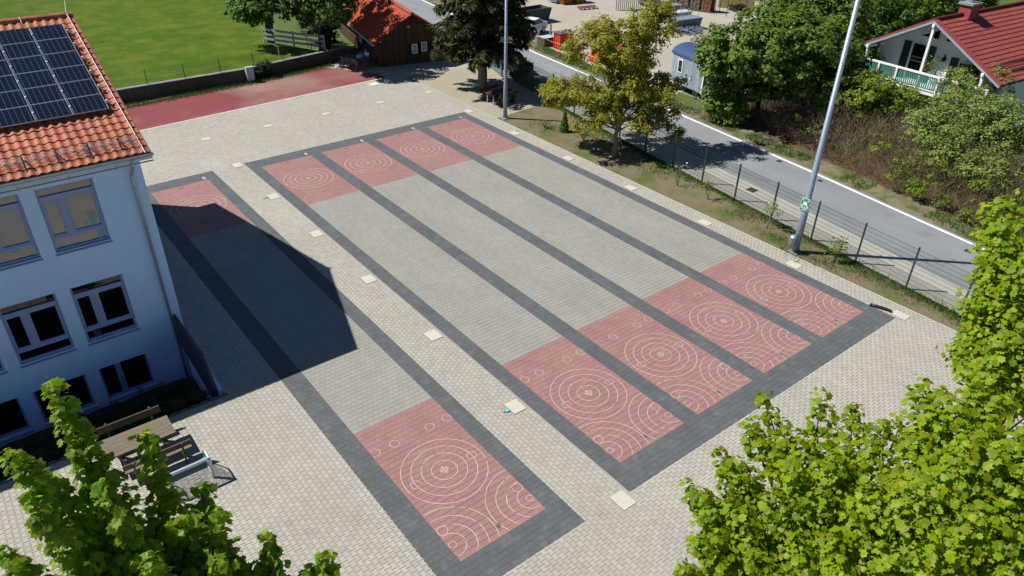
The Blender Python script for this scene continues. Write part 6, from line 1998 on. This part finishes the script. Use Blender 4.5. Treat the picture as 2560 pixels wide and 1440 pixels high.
# yellow mural wall with frames
mw = thing('yellow_wall', 'yellow stained concrete wall behind bare metal stakes', 'wall', (58, 40, 0)); p0 = at(1795, 18); p1 = at(1884, 27)
for k in range(5):
    a_ = p0.lerp(p1, k / 5); c_ = p0.lerp(p1, (k + .97) / 5); b = MB(); b.beam(a_ + Vector((0, 0, .65)), c_ + Vector((0, 0, .65)), .2, 1.3); b.build('panel', mat('yellow_wall', lin(186, 168, 96, KA), var=.3, scale=1.5, col2=lin(168, 160, 140, KA), c2scale=.8), mw)
for i, (u_, v_, h_) in enumerate(((1798, 30, 2.6), (1815, 42, 2.6), (1826, 18, 2.2), (1862, 28, 2.2), (1786, 36, 1.4))):
    p = at(u_, v_); b = MB(); b.tube([(p.x, p.y, 0), (p.x, p.y, h_)], .035, 5); tag(b.build('metal_stake', mat('rusty', (.05, .04, .035))), 'bare metal stake before the yellow wall, ' + ['first from the left', 'nearest the road', 'in the middle', 'last on the right', 'short one beside the firewood'][i], 'stake', 'metal stakes')
b = MB(); rr = random.Random(2); p = at(1842, 26)
for k in range(26): a = rr.uniform(0, 3.1); b.beam((p.x + rr.uniform(-1, 1), p.y + rr.uniform(-.8, .8), rr.uniform(.1, .6)), (p.x + rr.uniform(-1, 1), p.y + rr.uniform(-.8, .8), rr.uniform(.1, .7)), .12, .1)
o = tag(b.build('brush_heap', mat('char', (.02, .018, .016))), 'dark brushwood heap before the yellow wall', 'brush heap', None, 'stuff')
# shovel buckets, red mat, blue crate, scaffold frames
for i, (u_, v_) in enumerate(((1412, 9), (1446, 6))):
    p = at(u_, v_); t = thing('excavator_bucket', ['orange brown excavator bucket on the yard edge, left one', 'orange brown excavator bucket on the yard edge, right one'][i], 'bucket', (p.x, p.y, 0), 'excavator buckets')
    b = MB(); pr2 = [(-.6, 0), (.5, 0), (.85, .5), (.8, 1.25), (.5, 1.4), (-.3, 1.3), (-.75, .6)]
    vs = [(p.x + x_, p.y + s, z) for s in (-.5, .5) for x_, z in pr2]; n = len(pr2)
    b.add(vs, [tuple(range(n))[::-1], tuple(range(n, 2 * n))] + [(k, (k + 1) % n, n + (k + 1) % n, n + k) for k in range(n) if k != 4]); b.build('bucket_shell', mat('bucket_orange', lin(196, 120, 44, KA), var=.2), t)
    b = MB()
    for k in range(4): b.box((p.x - .8, p.y - .4 + .27 * k, .62), (.3, .1, .07))
    b.build('teeth', mat('teeth', (.05, .04, .03)), t)
p = at(1463, 20); t = thing('red_mat', 'flat red brown mats with white ends on the yard ground', 'mat', (p.x, p.y, 0))
for k in range(4): b = MB(); b.box((p.x - .6 + .55 * k, p.y - .1 * k, .05), (.5, 1.6, .08), -.5); b.build('mat', mat('mat_red', lin(120, 72, 72, KA)), t); b = MB(); b.box((p.x - .6 + .55 * k - .38, p.y - .1 * k - .7, .11), (.2, .12, .04), -.5); b.build('white_end', WHITE, t)
p = at(1396, 6); t = thing('blue_crate', 'pale blue grey pallet load on the yard edge', 'pallet', (p.x, p.y, 0))
for k in range(5): b = MB(); b.box((p.x, p.y - .6 + .3 * k, .3), (1.6, .24, .3), -.2); b.build('plank', CONCB, t)
t = thing('scaffold_frames', 'bundle of upright blue grey scaffold frames behind the walnut tree', 'scaffold', (47, 45, 0))
for k in range(14):
    p = at(1540 + 5 * k, 26 - .3 * k); b = MB(); b.tube([(p.x, p.y, 0), (p.x + rr.uniform(-.05, .05), p.y, 2.4)], .05, 5); b.build('frame_tube', CONCB, t)
p = at(1335, 54); t = thing('dark_skip', 'dark green open skip beyond the spruce', 'skip', (p.x, p.y, 0))
b = MB(); b.v += [(p.x + x_ * 1.2, p.y + y_ * .8, .1) for x_, y_ in ((-1, -1), (1, -1), (1, 1), (-1, 1))] + [(p.x + x_ * 1.5, p.y + y_ * .9, 1.3) for x_, y_ in ((-1, -1), (1, -1), (1, 1), (-1, 1))]
b.f += [(0, 3, 2, 1), (0, 1, 5, 4), (1, 2, 6, 5), (2, 3, 7, 6), (3, 0, 4, 7)]; b.build('skip_shell', mat('skip_green', (.03, .06, .055)), t)
b = MB(); b.box((p.x, p.y - .75, 1.32), (3.0, .07, .07)); b.box((p.x, p.y + .75, 1.32), (3.0, .07, .07)); b.build('rim', mat('skip_rim', (.08, .12, .12)), t)
